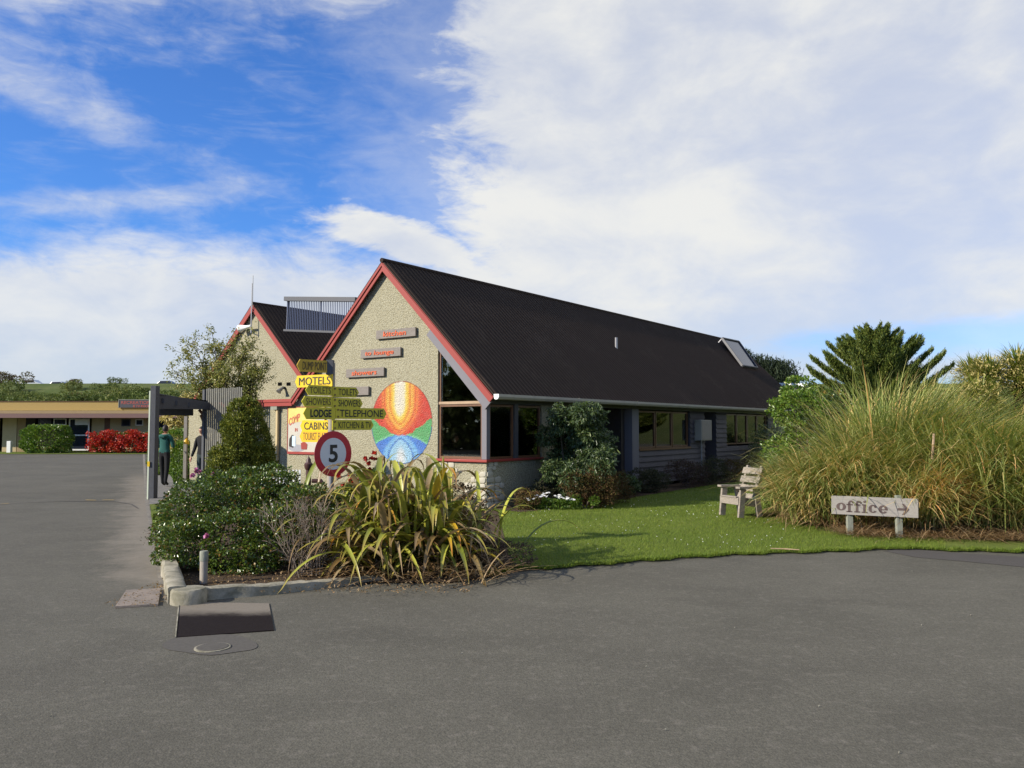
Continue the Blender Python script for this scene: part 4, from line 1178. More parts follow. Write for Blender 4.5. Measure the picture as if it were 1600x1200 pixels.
# evacuated tube collector on the wing roof
et = thing('solar_tube_collector', 'rack of upright solar water tubes standing on the dark roof between the gables', 'solar collector', tuple(D(500, 520, 25)))
yl, yr = 25.6, 24.2
TLp, TRp, BLp, BRp = D(449, 467, yl), D(557, 468, yr), D(447, 516, yl - .55), D(557, 520, yr - .55)
n_t = 40
for i in range(n_t):
    k = (i + .5) / n_t
    a = TLp + (TRp - TLp) * k; b = BLp + (BRp - BLp) * k
    mb = MB(); mb.tube([a, b], .0135, 7); mb.build('tube', M_TUBE, et, smooth=True)
mb = MB(); mb.bar(TLp - [.06, 0, 0], TRp, .14, .13); mb.build('manifold', M_DARKPOST, et)
mb = MB(); mb.bar(BLp - [.06, 0, 0], BRp, .07, .06); mb.build('bottom_rail', M_DARKPOST, et)
for k in (.0, .5):
    mb = MB(); a = TLp + (TRp - TLp) * k + [0, .06, 0]; b = BLp + (BRp - BLp) * k + [0, .06, 0]; mb.bar(a, b, .04, .04); mb.build('stay', M_STEEL, et)
mb = MB(); mb.bar(TLp + [0, .1, 0], TLp + [-.15, 1.0, -1.2], .05, .05); mb.build('stay', M_DARKPOST, et)
# small lean-to roof seen beyond the far end of the long roof
lr = thing('rear_building', 'white gutter and dark roof corner beyond the far end of the lodge', 'building', tuple(B(-2.0, 27, 0)))
pA, pB = D(1196, 600, 38), D(1262, 602, 36.5)
mb = MB(); mb.bar(pA, pB, .16, .14); mb.build('gutter', M_WHITE, lr)
mb = MB(); mb.hexa([pA + [0.1, .2, -2.6], pB + [-.1, .2, -2.6], pB + [1, 5, -2.6], pA + [1.5, 5, -2.6], pA + [0.1, .2, -.08], pB + [-.1, .2, -.08], pB + [1, 5, -.08], pA + [1.5, 5, -.08]]); mb.build('wall', M_LAVD, lr)

# ============================================================ shelter, screen, hedges at the left
pp = G(236.5, 780)
sh = thing('walkway_shelter', 'dark grey timber walkway shelter on a heavy square post at the road edge', 'shelter', (pp[0], pp[1], 0))
zt = D(236, 603, pp[1])[2]
M_SHEL = wood('shelter_timber', (0.075, 0.078, 0.085), (0.045, 0.048, 0.055), (10, 10, 1.5), .75)
M_SHELW = painted('pale_post_edge', (0.33, 0.37, 0.29), .7, .2)
mb = MB(); mb.prism([(pp[0] - .035, pp[1] - .10, 0), (pp[0] + .095, pp[1] - .10, 0), (pp[0] + .095, pp[1] + .12, 0), (pp[0] - .035, pp[1] + .12, 0)], (0, 0, zt)); mb.build('post', M_SHEL, sh, bevel=.006)
mb = MB(); mb.prism([(pp[0] - .080, pp[1] - .07, 0), (pp[0] - .036, pp[1] - .098, 0), (pp[0] - .036, pp[1] + .10, 0), (pp[0] - .080, pp[1] + .10, 0)], (0, 0, zt - .12)); mb.build('post_facing', M_SHELW, sh, bevel=.004)
rp = D(232, 725, pp[1] - .12)
mb = MB(); mb.box((rp[0] + .0, rp[1], rp[2]), (.028, 0, 0), (0, .006, 0), (0, 0, .06)); mb.build('reflector', M_YEL, sh)
e0 = D(243, 615, pp[1] + .05); e1 = D(357, 634.5, 22.6)
mb = MB(); mb.hexa([e0 + [-.06, -.03, -.36], e1 + [0, -.03, -.10], e1 + [0, .03, -.10], e0 + [-.06, .03, -.36], e0 + [-.06, -.03, 0.03], e1 + [0, -.03, .0], e1 + [0, .03, .0], e0 + [-.06, .03, 0.03]]); mb.build('fascia_board', M_SHEL, sh)
f0 = D(243, 633, pp[1] + 1.6); f1 = D(301, 633, pp[1] + 2.4)
mb = MB(); mb.hexa([f0 + [0, 0, -.26], f1 + [0, 0, -.28], f1 + [0, .06, -.28], f0 + [0, .06, -.26], f0 + [0, 0, .12], f1 + [0, 0, .06], f1 + [0, .06, .06], f0 + [0, .06, .12]]); mb.build('beam', M_SHEL, sh)
mb = MB(); mb.hexa([e0 + [0, .04, -.02], e1 + [-.4, .04, .02], f1 + [.6, .6, .10], f0 + [-.2, .6, .12], e0 + [0, .04, .02], e1 + [-.4, .04, .06], f1 + [.6, .6, .14], f0 + [-.2, .6, .16]]); mb.build('roof', M_SHEL, sh)
for k in range(5):
    a = e0 + (e1 - e0) * (k + .5) / 6 + [0, .05, -.14]; b = f0 + (f1 - f0) * (k + .5) / 6 + [0, .5, .03]
    mb = MB(); mb.bar(a, b, .05, .11); mb.build('rafter', M_SHEL, sh)
p2 = D(290, 700, 24.0)
mb = MB(); mb.prism([(p2[0] - .045, p2[1] - .05, 0), (p2[0] + .045, p2[1] - .05, 0), (p2[0] + .045, p2[1] + .05, 0), (p2[0] - .045, p2[1] + .05, 0)], (0, 0, 2.02)); mb.build('post', M_OFFICE, sh)
# brown braces on the wall
for (a, b) in (((311, 640), (323, 655)), ((314, 648), (322, 668))):
    mb = MB(); mb.bar(D(a[0], a[1], 22.2), D(b[0], b[1], 22.3), .05, .07); mb.build('brace', M_BROWN, sh)
# slatted screen
sc = thing('slatted_screen', 'tall grey vertical slat screen left of the dense conifer', 'fence', tuple(B(PT(350, 700, -.6)[0], -.6, 0)))
sA = PT(322, 650, -.6)[0]; sB_ = PT(379, 650, -.6)[0]; zt2 = PT(322, 607.5, -.6)[1]
ns = 18
for i in range(ns):
    s = sA + (sB_ - sA) * (i + .5) / ns
    mb = MB(); mb.bbox(s - .024, s + .024, -.62, -.60, .05, zt2 + .01 * math.sin(i * 1.7)); mb.build('slat', M_LATT, sc)
for z in (.4, 1.55, 2.35):
    mb = MB(); mb.bbox(sB_, sA, -.598, -.55, z, z + .08); mb.build('rail', M_LATT, sc)
mb = MB(); mb.bbox(sA, sA + .09, -.66, -.56, 0, zt2 - .02); mb.build('post', M_SHEL, sc)

# ---------------------------------------------------------------- plants: builders
def bush(name, label, cat, c, blobs, n, L, W, m, stems=6, droop=.3, group=None, shell=.75, stemcol=None, extra=None, g=None, srad=.018):
    root = thing(name, label, cat, (c[0], c[1], 0.0), group=group)
    P, N = blob_points(blobs, n, shell, g)
    V, Q, t = leaf_cloud(P, N, L, W, droop, g)
    o = fast_mesh('foliage', V, Q, m, root, t); o['kind'] = 'stuff'
    if stems:
        mb = MB(); bb = np.array(blobs)
        pick = (g or rng).choice(len(bb), min(stems, len(bb)), replace=False)
        for k in pick:
            e = bb[k, :3]; b0 = np.array([c[0] + rng.normal(0, .05), c[1] + rng.normal(0, .05), 0.0])
            mid = (b0 + e) / 2 + np.array([rng.normal(0, .05), rng.normal(0, .05), .06])
            mb.tube([b0, mid, e], [srad, srad * .75, srad * .3], 6)
        mb.build('stem', stemcol or M_BARK, root, smooth=True)
    return root
def flowers(name, P, m, parent, r=.03, petals=6, g=None, kind='stuff'):
    g = g or rng
    n = len(P); reps = np.repeat(P, petals, 0)
    d = unit(g.normal(0, 1, (n * petals, 3)) + np.array([0, -.4, .6]))
    V, Q, t = leaf_cloud(reps + d * r * .4, d, r, r * .9, 0, g)
    o = fast_mesh(name, V, Q, m, parent, t); o['kind'] = kind
    return o

# ---- hedge of glossy leaves in front (three bushes run together)
def gl_hedge(label, blobs, n, c, L=.042, g=None, m=L_HEDGE):
    return bush('hedge_shrub', label, 'shrub', c, blobs, n, L, L * .62, m, 7, .1, 'glossy shrubs in the kerbed bed', .72, g=g)
def pblob(u, v, Y, r, ry=None, rz_=None):
    p = D(u, v, Y); return (p[0], p[1], p[2], r, ry or r, rz_ or r)
hb1 = [pblob(300, 800, 10.3, .36), pblob(285, 850, 9.8, .26), pblob(345, 775, 10.9, .34), pblob(360, 840, 9.9, .38), pblob(400, 790, 10.6, .40),
       pblob(330, 765, 11.4, .26), pblob(430, 840, 9.9, .34), pblob(310, 850, 9.9, .30), pblob(390, 760, 11.2, .30), pblob(265, 820, 10.6, .20),
       pblob(345, 880, 9.7, .22), pblob(395, 870, 9.7, .28), pblob(275, 790, 11.0, .2), pblob(255, 868, 9.9, .13), pblob(245, 840, 10.6, .1)]
hr = gl_hedge('large glossy green shrub spreading over the left kerb corner', hb1, 30000, G(340, 890), g=np.random.default_rng(21))
hp = [D(u, v, Y - .2) for u, v, Y in ((306, 735, 11.2), (312, 738, 11.2), (301, 743, 11.0), (333, 742, 11.1), (323, 838, 9.7))]
flowers('flower_head', np.array(hp), L_PINKF, hr, .05, 14)
hb2 = [pblob(440, 775, 10.9, .32), pblob(475, 800, 10.2, .34), pblob(500, 830, 9.9, .32), pblob(460, 835, 10.0, .32), pblob(535, 815, 10.4, .26), pblob(430, 755, 11.3, .24), pblob(510, 800, 10.4, .24)]
gl_hedge('glossy green shrub between the speed sign and the bronze flax', hb2, 17000, G(480, 890), g=np.random.default_rng(22))
# twiggy, mostly leafless bush in front
def twigs(name, label, c, n, h, spread, m=M_TWIG, leafm=None, nl=0, lean=(0, 0)):
    root = thing(name, label, 'shrub', (c[0], c[1], 0))
    mb = MB(); tips = []
    for i in range(n):
        a = rng.uniform(0, 2 * math.pi); q = rng.uniform(.3, 1)
        p = np.array([c[0] + rng.normal(0, .08), c[1] + rng.normal(0, .05), 0.03])
        d = unit(np.array([math.cos(a) * spread * q + lean[0], math.sin(a) * spread * q * .7 + lean[1], 1.0]))
        pts = [p]; rad = [.009]
        for k in range(4):
            d = unit(d + rng.normal(0, .14, 3)); p = p + d * h / 4; pts.append(p); rad.append(.009 - .002 * (k + 1))
            for _ in range(3):
                dd = unit(d + rng.normal(0, .5, 3)); l = h * rng.uniform(.12, .3)
                mb.tube([p, p + dd * l * .5 + [0, 0, .01], p + dd * l + rng.normal(0, .02, 3)], [.004, .003, .0015], 4, cap=False); tips.append(p + dd * l)
        mb.tube(pts, rad, 5)
    mb.build('twig', m, root)['kind'] = 'stuff'
    if leafm:
        P = np.array(tips)[rng.integers(0, len(tips), nl)] + rng.normal(0, .03, (nl, 3))
        V, Q, t = leaf_cloud(P, unit(rng.normal(0, 1, (nl, 3)) + [0, 0, .6]), .03, .012); fast_mesh('foliage', V, Q, leafm, root, t)['kind'] = 'stuff'
    return root
twigs('twiggy_shrub', 'bare grey brown twiggy bush below the speed sign', G(478, 903), 34, .75, .75, leafm=L_BROWNSH, nl=900)
twigs('twiggy_shrub', 'low dry twigs poking from the left side of the glossy shrub', G(282, 872), 12, .42, .9, lean=(-.3, -.1), leafm=L_GREYSH, nl=300)

# ---- flax: every leaf its own part
def flax(name, label, base, n, Lr, Wr, reach, mats, seed, spread=.16, seg=11, group=None, az_bias=None, th_end=(1.6, 2.75), pw=(1.4, 3.0), mound=False):
    g = np.random.default_rng(seed); sx_, sy_ = spread if isinstance(spread, tuple) else (spread, spread * .8)
    root = thing(name, label, 'flax', (base[0], base[1], 0), group=group)
    for i in range(n):
        a = g.uniform(0, 2 * math.pi) if az_bias is None else az_bias(g)
        b = np.array([[base[0] + g.normal(0, sx_), base[1] + g.normal(0, sy_), 0.03]])
        L = g.uniform(*Lr); upright = g.uniform(0, 1)
        th0 = g.uniform(.05, .5) if upright < .6 else g.uniform(.45, 1.05)
        th1 = g.uniform(*th_end) if g.uniform() < .93 else g.uniform(.5, 1.3)
        L = L * (1 - .10 * (upright < .6)) * (.72 + .28 * abs(math.sin(a)))
        W = g.uniform(*Wr) * g.choice([1.0, 1.0, .75, .5]); seg_ = seg; pp_ = g.uniform(*pw)
        if mound:
            q_ = g.uniform() ; kx_ = .78 if abs(math.cos(a)) > .6 else 1.0
            if q_ < .50: th0 = g.uniform(.03, .38); th1 = g.uniform(2.7, 3.12); pp_ = g.uniform(2.2, 3.6); L = g.uniform(*Lr) * (.82 + .18 * abs(math.sin(a))) * kx_
            elif q_ < .97:
                a = g.normal(R(-85), 1.15); th0 = g.uniform(.35, .95); th1 = g.uniform(2.2, 3.0); pp_ = g.uniform(1.2, 2.2); L = g.uniform(.9, 1.75) * (.68 + .32 * abs(math.sin(a)))
            else: th0 = g.uniform(.05, .4); th1 = g.uniform(.8, 1.8); pp_ = 2.5; L = g.uniform(1.0, 1.4); W *= .6
        V, Q, t = ribbons(b, np.array([a]), np.array([th0]), np.array([th1]), np.array([L]), np.array([W]), seg_, pp_, g=g, side=g.normal(0, .25), twist=g.normal(0, .35))
        # folded keel: insert centre line
        C = V.reshape(seg_ + 1, 2, 3); mid = C.mean(1)
        wdir = C[:, 0] - C[:, 1]; tang = np.gradient(mid, axis=0); nn = unit(np.cross(wdir, tang))
        nn[nn[:, 2] > 0] *= 1
        keel = mid - nn * (np.linalg.norm(wdir, axis=1, keepdims=True) * .22) * np.sign(nn[:, 2:3] + 1e-6)
        VV = np.stack([C[:, 0], keel, C[:, 1]], 1).reshape(-1, 3)
        Fq = []
        for k in range(seg_):
            q = k * 3; Fq += [(q, q + 1, q + 4, q + 3), (q + 1, q + 2, q + 5, q + 4)]
        tt = np.repeat(np.linspace(0, 1, seg_ + 1), 3)
        r_ = g.uniform()
        m = mats[0] if r_ < .62 else (mats[1] if r_ < .665 else (mats[2] if r_ < .86 else mats[-1]))
        fast_mesh('leaf', VV, np.array(Fq), m, root, tt, smooth=True)
    return root
F_DEAD = flaxmat('flax_dead', (0.20, 0.14, 0.07, 1), (0.34, 0.25, 0.13, 1), (0.25, 0.17, 0.08, 1))
FM = (F_GREEN, F_YEL, F_BRZ, F_DEAD)
fb = G(634, 894)
flax('flax_bush', 'big drooping yellow green flax spilling over the kerb edge onto the asphalt', (fb[0] - .02, fb[1] + .30, 0), 500, (1.35, 2.05), (.055, .115), 1, FM, 4, (.42, .24), 16, mound=True)
fb2 = G(560, 885)
flax('flax_bush', 'upright narrow clump of green and bronze flax just left of the drooping flax', (fb2[0], fb2[1] + .5, 0), 70, (.9, 1.7), (.03, .055), 1, FM, 9, .15, th_end=(1.2, 3.0), pw=(1.2, 3))
def leftb(g): return g.uniform(R(70), R(290))
fb3 = D(470, 800, 11.6)
flax('flax_bush', 'sparse pale flax leaves arching out of the shrub under the yellow blades', (fb3[0], fb3[1], 0), 22, (1.0, 1.65), (.025, .05), 1, FM, 12, .25, th_end=(.6, 2.4))
fb4 = D(390, 800, 12.6)
flax('flax_bush', 'three thin spiky flax leaves rising above the left shrub', (fb4[0], fb4[1], 0), 6, (1.15, 1.5), (.03, .045), 1, (F_BRZ, F_BRZ, F_GREEN), 15, .2, th_end=(.4, 1.8))
# dead flax leaves lying at the base
nd = 340
g = np.random.default_rng(31)
bx = np.stack([g.uniform(-2.1, -.1, nd), fb[1] - .35 + g.normal(0, .22, nd), np.full(nd, .04)], 1)
V, Q, t = ribbons(bx, g.uniform(0, 2 * math.pi, nd), g.uniform(.7, 1.3, nd), g.uniform(1.5, 2.0, nd), g.uniform(.3, .75, nd), g.uniform(.008, .022, nd), 5, 1, g=g)
o = fast_mesh('dead_leaves', V, Q, L_STRAW, None, t); tag(o, 'dry brown dead flax leaves littering the foot of the drooping flax', 'leaf litter', kind='stuff')
# purple heath at the right of the flax, and core
hp_ = G(765, 895)
bush('heath_shrub', 'low purple brown heath beside the right edge of the flax', 'shrub', (hp_[0], hp_[1] + .2), [(hp_[0] + .06 + dx, hp_[1] + .25 + dy, .14, .26, .24, .2) for dx, dy in ((0, 0), (-.2, .15), (.22, .0), (-.35, .1))], 7000, .03, .012, L_PURPLE, 4, g=np.random.default_rng(41))
hc = G(700, 860)
bush('heath_shrub', 'dark mounded brown shrub half buried behind the flax', 'shrub', (hc[0], hc[1]), [(hc[0] + dx, hc[1] + .2 + dy, z, r, r, r * .9) for dx, dy, z, r in ((-.1, 0, .5, .42), (.25, .0, .4, .34), (-.55, .1, .5, .38), (.1, .1, .68, .3), (-.2, -.3, .32, .34))], 9000, .045, .02, L_BROWNSH, 6, g=np.random.default_rng(42))
# red geraniums
gp = D(565, 730, 11.3)
P = np.array([D(u + rng.normal(0, 3), v + rng.normal(0, 3), 11.0 + rng.normal(0, .15)) for u, v in ((580, 712), (588, 718), (583, 722), (575, 728), (580, 736), (541, 740), (533, 748), (548, 750), (551, 756), (560, 745), (538, 756), (568, 716), (592, 724))])
root = bush('geranium', 'red flowering geranium behind the flax, below the mural', 'flower plant', gp, [pblob(565, 765, 11.4, .22), pblob(545, 785, 11.3, .22), pblob(585, 750, 11.4, .16)], 2500, .05, .035, L_BRIGHT, 5, g=np.random.default_rng(43))
flowers('flower_head', P, L_REDF, root, .05, 16)

# ---- dense conifer
cc_ = D(378, 760, 17.6)
cz = []
for i in range(85):
    h = rng.uniform(0, 1); rr = .74 * (1 - .76 * h ** 2.0) ; a = rng.uniform(0, 2 * math.pi)
    r_ = .24 * (1 - .3 * h)
    cz.append((cc_[0] + math.cos(a) * (rr - r_ * .6) * .95, cc_[1] + math.sin(a) * (rr - r_ * .6) * .9, .25 + h * 1.95, r_, r_, r_ * 1.25))
for i in range(9): cz.append((cc_[0] + rng.normal(0, .12), cc_[1] + rng.normal(0, .1) - .15, .3 + i * .2, .42 - .02 * i, .42 - .02 * i, .34))
bush('conifer', 'dense olive green conifer standing against the low wall', 'tree', cc_, cz, 90000, .06, .024, L_CONIF, 10, -.5, g=np.random.default_rng(51), shell=.6, srad=.03)

# ---- airy tree behind the screen
def airy_tree(name, label, base, pixels, Y, nl, m, L=.085, W=.035, trunk_r=.07):
    root = thing(name, label, 'tree', (base[0], base[1], 0))
    mb = MB(); g = np.random.default_rng(77); tips = []
    fork = np.array([base[0], base[1], 1.5])
    mb.tube([(base[0], base[1], 0), (base[0] + .05, base[1], .8), fork], [trunk_r, trunk_r * .85, trunk_r * .7], 8)
    tr = mb.build('trunk', M_BARK, root, smooth=True)
    mb = MB()
    for (u, v, dy) in pixels:
        e = D(u, v, Y + dy); mid = fork + (e - fork) * .5 + g.normal(0, .15, 3) + [0, 0, .12]
        q1 = fork + (mid - fork) * .5 + g.normal(0, .05, 3)
        q2 = mid + (e - mid) * .5 + g.normal(0, .08, 3)
        pts = [fork, q1, mid, q2, e]; mb.tube(pts, [.035, .026, .018, .011, .005], 6)
        for k in range(26):
            t = g.uniform(.35, 1.0); i0 = min(int(t * 4), 3); p = pts[i0] + (pts[i0 + 1] - pts[i0]) * (t * 4 - i0)
            d = unit(unit(e - fork) * .6 + g.normal(0, .8, 3) + [0, 0, .15]); l = g.uniform(.15, .5)
            a = p + d * l * .5 + g.normal(0, .02, 3); b = p + d * l
            mb.tube([p, a, b], [.006, .004, .002], 4, cap=False); tips += [a, b, (a + b) / 2, b + g.normal(0, .04, 3)]
    mb.build('branch', M_BARK, root)['kind'] = 'stuff'
    tips = np.array(tips); P = tips[g.integers(0, len(tips), nl)] + g.normal(0, .06, (nl, 3))
    V, Q, t = leaf_cloud(P, unit(g.normal(0, 1, (nl, 3)) + [0, 0, .4]), L, W, .1, g)
    fast_mesh('foliage', V, Q, m, root, t)['kind'] = 'stuff'
    return root
tp = B(PT(365, 640, .9)[0], .9, 0)
airy_tree('open_branched_tree', 'sparse open tree with small olive leaves in front of the left gable', tp,
          [(270, 578, .2), (285, 552, 0), (300, 535, .1), (332, 522, -.1), (345, 545, .3), (300, 590, -.3), (320, 565, .2), (365, 540, -.2), (388, 532, 0), (400, 560, .2), (292, 608, 0), (345, 580, -.4), (420, 575, .1), (410, 590, -.2), (375, 565, .4), (330, 600, .2), (385, 600, -.2), (352, 612, .1), (310, 612, -.2)], tp[1], 15000, L_OLIVE, .080, .036)

# ---- clipped hedges under the shelter
def box_bush(name, label, c, hx, hy, h, n, m, L=.05, g=None, group=None, W=None, flowers_=None):
    g = g or rng
    root = thing(name, label, 'hedge', (c[0], c[1], 0), group=group)
    d = g.uniform(-1, 1, (n, 3)); ax = g.integers(0, 3, n); sg = np.where(g.uniform(size=n) < .5, -1, 1)
    d[np.arange(n), ax] = sg * g.uniform(.82, 1.05, n)
    r_ = np.linalg.norm(d, axis=1, keepdims=True); d = d / np.maximum(r_ / 1.28, 1)
    k = 1 + .07 * np.sin(d[:, :1] * 9) * np.sin(d[:, 2:3] * 7 + 1) + .05 * np.sin(d[:, :1] * 23 + d[:, 2:] * 17)
    P = np.array([c[0], c[1], h / 2]) + d * k * np.array([hx, hy, h / 2]); N = unit(d); ok = P[:, 2] > .02
    V, Q, t = leaf_cloud(P[ok], N[ok], L, W or L * .6, .1, g)
    fast_mesh('foliage', V, Q, m, root, t)['kind'] = 'stuff'
    mb = MB(); mb.tube([(c[0], c[1], 0), (c[0], c[1], h * .7)], [.05, .02], 6); mb.build('stem', M_BARK, root)
    return root
c1 = G(283, 757); box_bush('clipped_hedge', 'clipped green hedge beside the walking person', (c1[0], c1[1] + .5), .33, .6, 1.22, 9000, L_BRIGHT, .06, np.random.default_rng(61))
c2 = D(272, 700, 30); box_bush('clipped_hedge', 'low round hedge further back under the shelter roof', (c2[0], c2[1]), .75, .6, 1.6, 6000, L_BRIGHT, .08, np.random.default_rng(62))
# yellow cone-like marker on hedge
mk = D(291, 689, 23.6)
o = MB(); o.lathe((mk[0], mk[1], mk[2] - .09), [(.09, 0), (.075, .07), (.035, .17), (.01, .19)], 12); o = o.build('yellow_flower_pot', M_ORY, smooth=True); tag(o, 'small orange yellow object at the post behind the clipped hedge', 'marker')

# ============================================================ far left building
FY = 56.0
fl = thing('long_low_building', 'long low cream building with yellow fascia and dark veranda across the road', 'building', (-27, FY + 2, 0))
def fx(u, Y=FY): return (u - 800) / 1291.8 * Y
def fz(v, Y=FY): return D(0, v, Y)[2]
XL, XR = -52.0, fx(300)
def wbox(mb, x0, x1, y0, y1, z0, z1): mb.hexa([(x0, y0, z0), (x1, y0, z0), (x1, y1, z0), (x0, y1, z0), (x0, y0, z1), (x1, y0, z1), (x1, y1, z1), (x0, y1, z1)])
mb = MB(); wbox(mb, XL, XR, FY + .8, FY + .9, fz(641), fz(627)); mb.build('fascia', M_YFASC, fl)
mb = MB(); wbox(mb, XL, XR, FY + .75, FY + .95, fz(627), fz(626.2)); mb.build('coping', M_BROWN, fl)
mb = MB(); wbox(mb, XL, XR, FY + .35, FY + .79, fz(641.5) - .10, fz(641.5)); wbox(mb, XL, XR, FY + .3, FY + .349, fz(646), fz(641.5)); mb.build('upper_board', M_OCHRE, fl)
mb = MB(); wbox(mb, XL, XR, FY - .5, FY - .45, fz(653), fz(646.5)); mb.build('gutter_board', M_PURPLE, fl)
mb = MB(); wbox(mb, XL, XR, FY - .449, FY + 6, fz(647.5), fz(647)); mb.build('veranda_roof', M_ROOF, fl)
WY = FY + 1.2
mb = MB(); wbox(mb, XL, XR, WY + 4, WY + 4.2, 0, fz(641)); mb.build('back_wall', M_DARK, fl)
def wallpiece(u0, u1, m=M_CREAM, v0=710, v1=650):
    mb = MB(); wbox(mb, fx(u0, WY), fx(u1, WY), WY, WY + .15, max(0, fz(v0, WY)), fz(v1, WY)); mb.build('wall', m, fl)
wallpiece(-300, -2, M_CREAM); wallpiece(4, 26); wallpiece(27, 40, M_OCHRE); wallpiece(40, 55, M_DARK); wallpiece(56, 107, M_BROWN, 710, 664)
wallpiece(143, 163); wallpiece(163, 172, M_BROWN); wallpiece(172, 300)
def fwin(u0, u1, v0, v1, fm=M_DARKPOST):
    mb = MB(); x0, x1, z0, z1 = fx(u0, WY), fx(u1, WY), fz(v1, WY), fz(v0, WY); y = WY - .06; f = .06
    wbox(mb, x0, x0 + f, y, WY - .002, z0, z1); wbox(mb, x1 - f, x1, y, WY - .002, z0, z1); wbox(mb, x0 + f, x1 - f, y, WY - .002, z0, z0 + f); wbox(mb, x0 + f, x1 - f, y, WY - .002, z1 - f, z1)
    w = mb.build('window', fm, fl)
    mb = MB(); wbox(mb, x0 + f, x1 - f, y + .03, WY - .004, z0 + f, z1 - f); mb.build('pane', M_PANEL, w)
fwin(190, 204, 655, 666); fwin(212, 224, 655, 665, M_WHITE); fwin(84, 104, 654, 664, M_WHITE); fwin(60, 80, 654, 664); fwin(248, 262, 655, 680); fwin(264, 280, 655, 680)
# white door
mb = MB(); x0, x1, z1 = fx(108.5, WY), fx(140.5, WY), fz(654, WY); y = WY - .1
for a in ((x0, x0 + .09, .1, z1), (x1 - .09, x1, .1, z1)): wbox(mb, a[0], a[1], y, WY, a[2], a[3])
wbox(mb, x0 + .09, x1 - .09, y, WY, .1, .2); wbox(mb, x0 + .09, x1 - .09, y, WY, fz(681, WY), fz(679, WY)); wbox(mb, x0 + .09, x1 - .09, y, WY, z1 - .06, z1)
dr = mb.build('door', M_WHITE, fl)
mb = MB(); wbox(mb, x0 + .09, x1 - .09, y + .04, y + .06, .2, z1 - .06); mb.build('pane', M_PANEL, dr)
mb = MB(); wbox(mb, fx(118.5, WY), fx(139, WY), y - .03, y + .03, fz(664, WY), fz(654.5, WY)); mb.build('notice', M_WHITE, dr)
# sign on that building
sg = thing('roof_sign', 'dark sign with red lettering along the fascia of the far building', 'sign', (fx(203), FY + .7, fz(637)))
mb = MB(); wbox(mb, fx(177.5), fx(232), FY + .68, FY + .74, fz(636.5), fz(624.5)); mb.build('board', M_DARKPOST, sg)
M_SGRED = painted('red_sign_ink', (.34, .08, .06), .6, .2)
mb = MB(); wbox(mb, fx(176.5), fx(232), FY + .66, FY + .75, fz(624.5), fz(623.6)); wbox(mb, fx(176.5), fx(177.5), FY + .66, FY + .75, fz(637), fz(624.5)); mb.build('frame', M_POSTG, sg)
lettering('RECREATION', (fx(181), FY + .67, fz(631)), (1, 0, 0), (0, 0, 1), fx(228) - fx(181), fz(626) - fz(631), M_SGRED, sg, bold=.02)
lettering('& TV ROOM', (fx(200), FY + .67, fz(636)), (1, 0, 0), (0, 0, 1), fx(228) - fx(200), fz(632.3) - fz(636), M_SGRED, sg, bold=.02)
# white bollard box
mb = MB(); wbox(mb, fx(14, FY - .6), fx(20, FY - .6), FY - .8, FY - .55, 0, .78); o = mb.build('white_post', M_WHITE, bevel=.01); tag(o, 'short white block post under the veranda at far left', 'post')
# hedge and red flowers in front
hc = G(75, 707); box_bush('clipped_hedge', 'dark green rounded hedge left of the white framed glass door', (fx(74, 54.4), 54.4), 1.38, .9, 1.78, 9000, L_BRIGHT, .13, np.random.default_rng(63))
root = box_bush('flowering_hedge', 'long low hedge covered in bright red flowers', (fx(195, 54.6), 54.6), 1.95, .7, 1.35, 4500, L_HEDGE, .12, np.random.default_rng(64))
g = np.random.default_rng(65); n = 9000
P = np.stack([fx(195, 54.6) + g.uniform(-2, 2, n), 54.2 + g.uniform(-.75, .5, n), .1 + 1.3 * g.uniform(0, 1, n) ** .8], 1)
P[:, 2] *= 1 + .12 * np.sin(P[:, 0] * 4)
lump = np.sin(P[:, 0] * 5.3) * np.sin(P[:, 2] * 6.1 + P[:, 0] * 2) + g.normal(0, .5, n)
P = P[lump > -.25]
V, Q, t = leaf_cloud(P, unit(g.normal(0, 1, (len(P), 3)) + [0, -1, .3]), .12, .09, 0, g); fast_mesh('blossom', V, Q, L_REDF, root, t)['kind'] = 'stuff'
sheet('grass_strip', None, .02, M_LAWN, [(-50, 52.2, 0), (-22, 52.2, 0), (-22, 56.9, 0), (-50, 56.9, 0)])
# ============================================================ dune bank behind
def hillz(x, y):
    k = min(max((y - 66) / 44.0, 0), 1); k = k * k * (3 - 2 * k)
    z = 7.55 * k
    z += (0.55 * math.sin(x * .11 + y * .07) + .35 * math.sin(x * .31 + 1.3) * math.sin(y * .23)) * math.sin(min(k, 1) * math.pi)
    return z - .1
mb = MB(); mb.grid(lambda a, b: (-260 + a * 620, 62 + b * 90, hillz(-260 + a * 620, 62 + b * 90)), 150, 40)
o = mb.build('hill', M_FIELD, smooth=True, fix=False)
if o.data.polygons[0].normal.z < 0: o.data.flip_normals()
o['kind'] = 'structure'
def scrub_mesh(seed, m):
    g = np.random.default_rng(seed)
    bl = [(g.normal(0, .5), g.normal(0, .5), .5 + g.uniform(0, .5), .55, .55, .45) for _ in range(9)]
    P, N = blob_points(bl, 2600, .7, g); V, Q, t = leaf_cloud(P, N, .14, .08, 0, g)
    return V, Q, t
protos = []
for k, (sd, m) in enumerate(((1, L_SCRUB), (2, L_SCRUB), (3, L_SCRUBB), (4, L_BRIGHT))):
    V, Q, t = scrub_mesh(sd, m); protos.append((V, Q, t, m))
meshes = []
for V, Q, t, m in protos:
    o = fast_mesh('scrub_bush', V, Q, m, None, t); meshes.append(o.data); bpy.data.objects.remove(o)
slab = ['rounded green scrub bush growing on the dune bank', 'rounded green scrub bush growing on the dune bank', 'brown dry scrub bush growing on the dune bank', 'bright yellow green scrub bush on the dune bank']
g = np.random.default_rng(8)
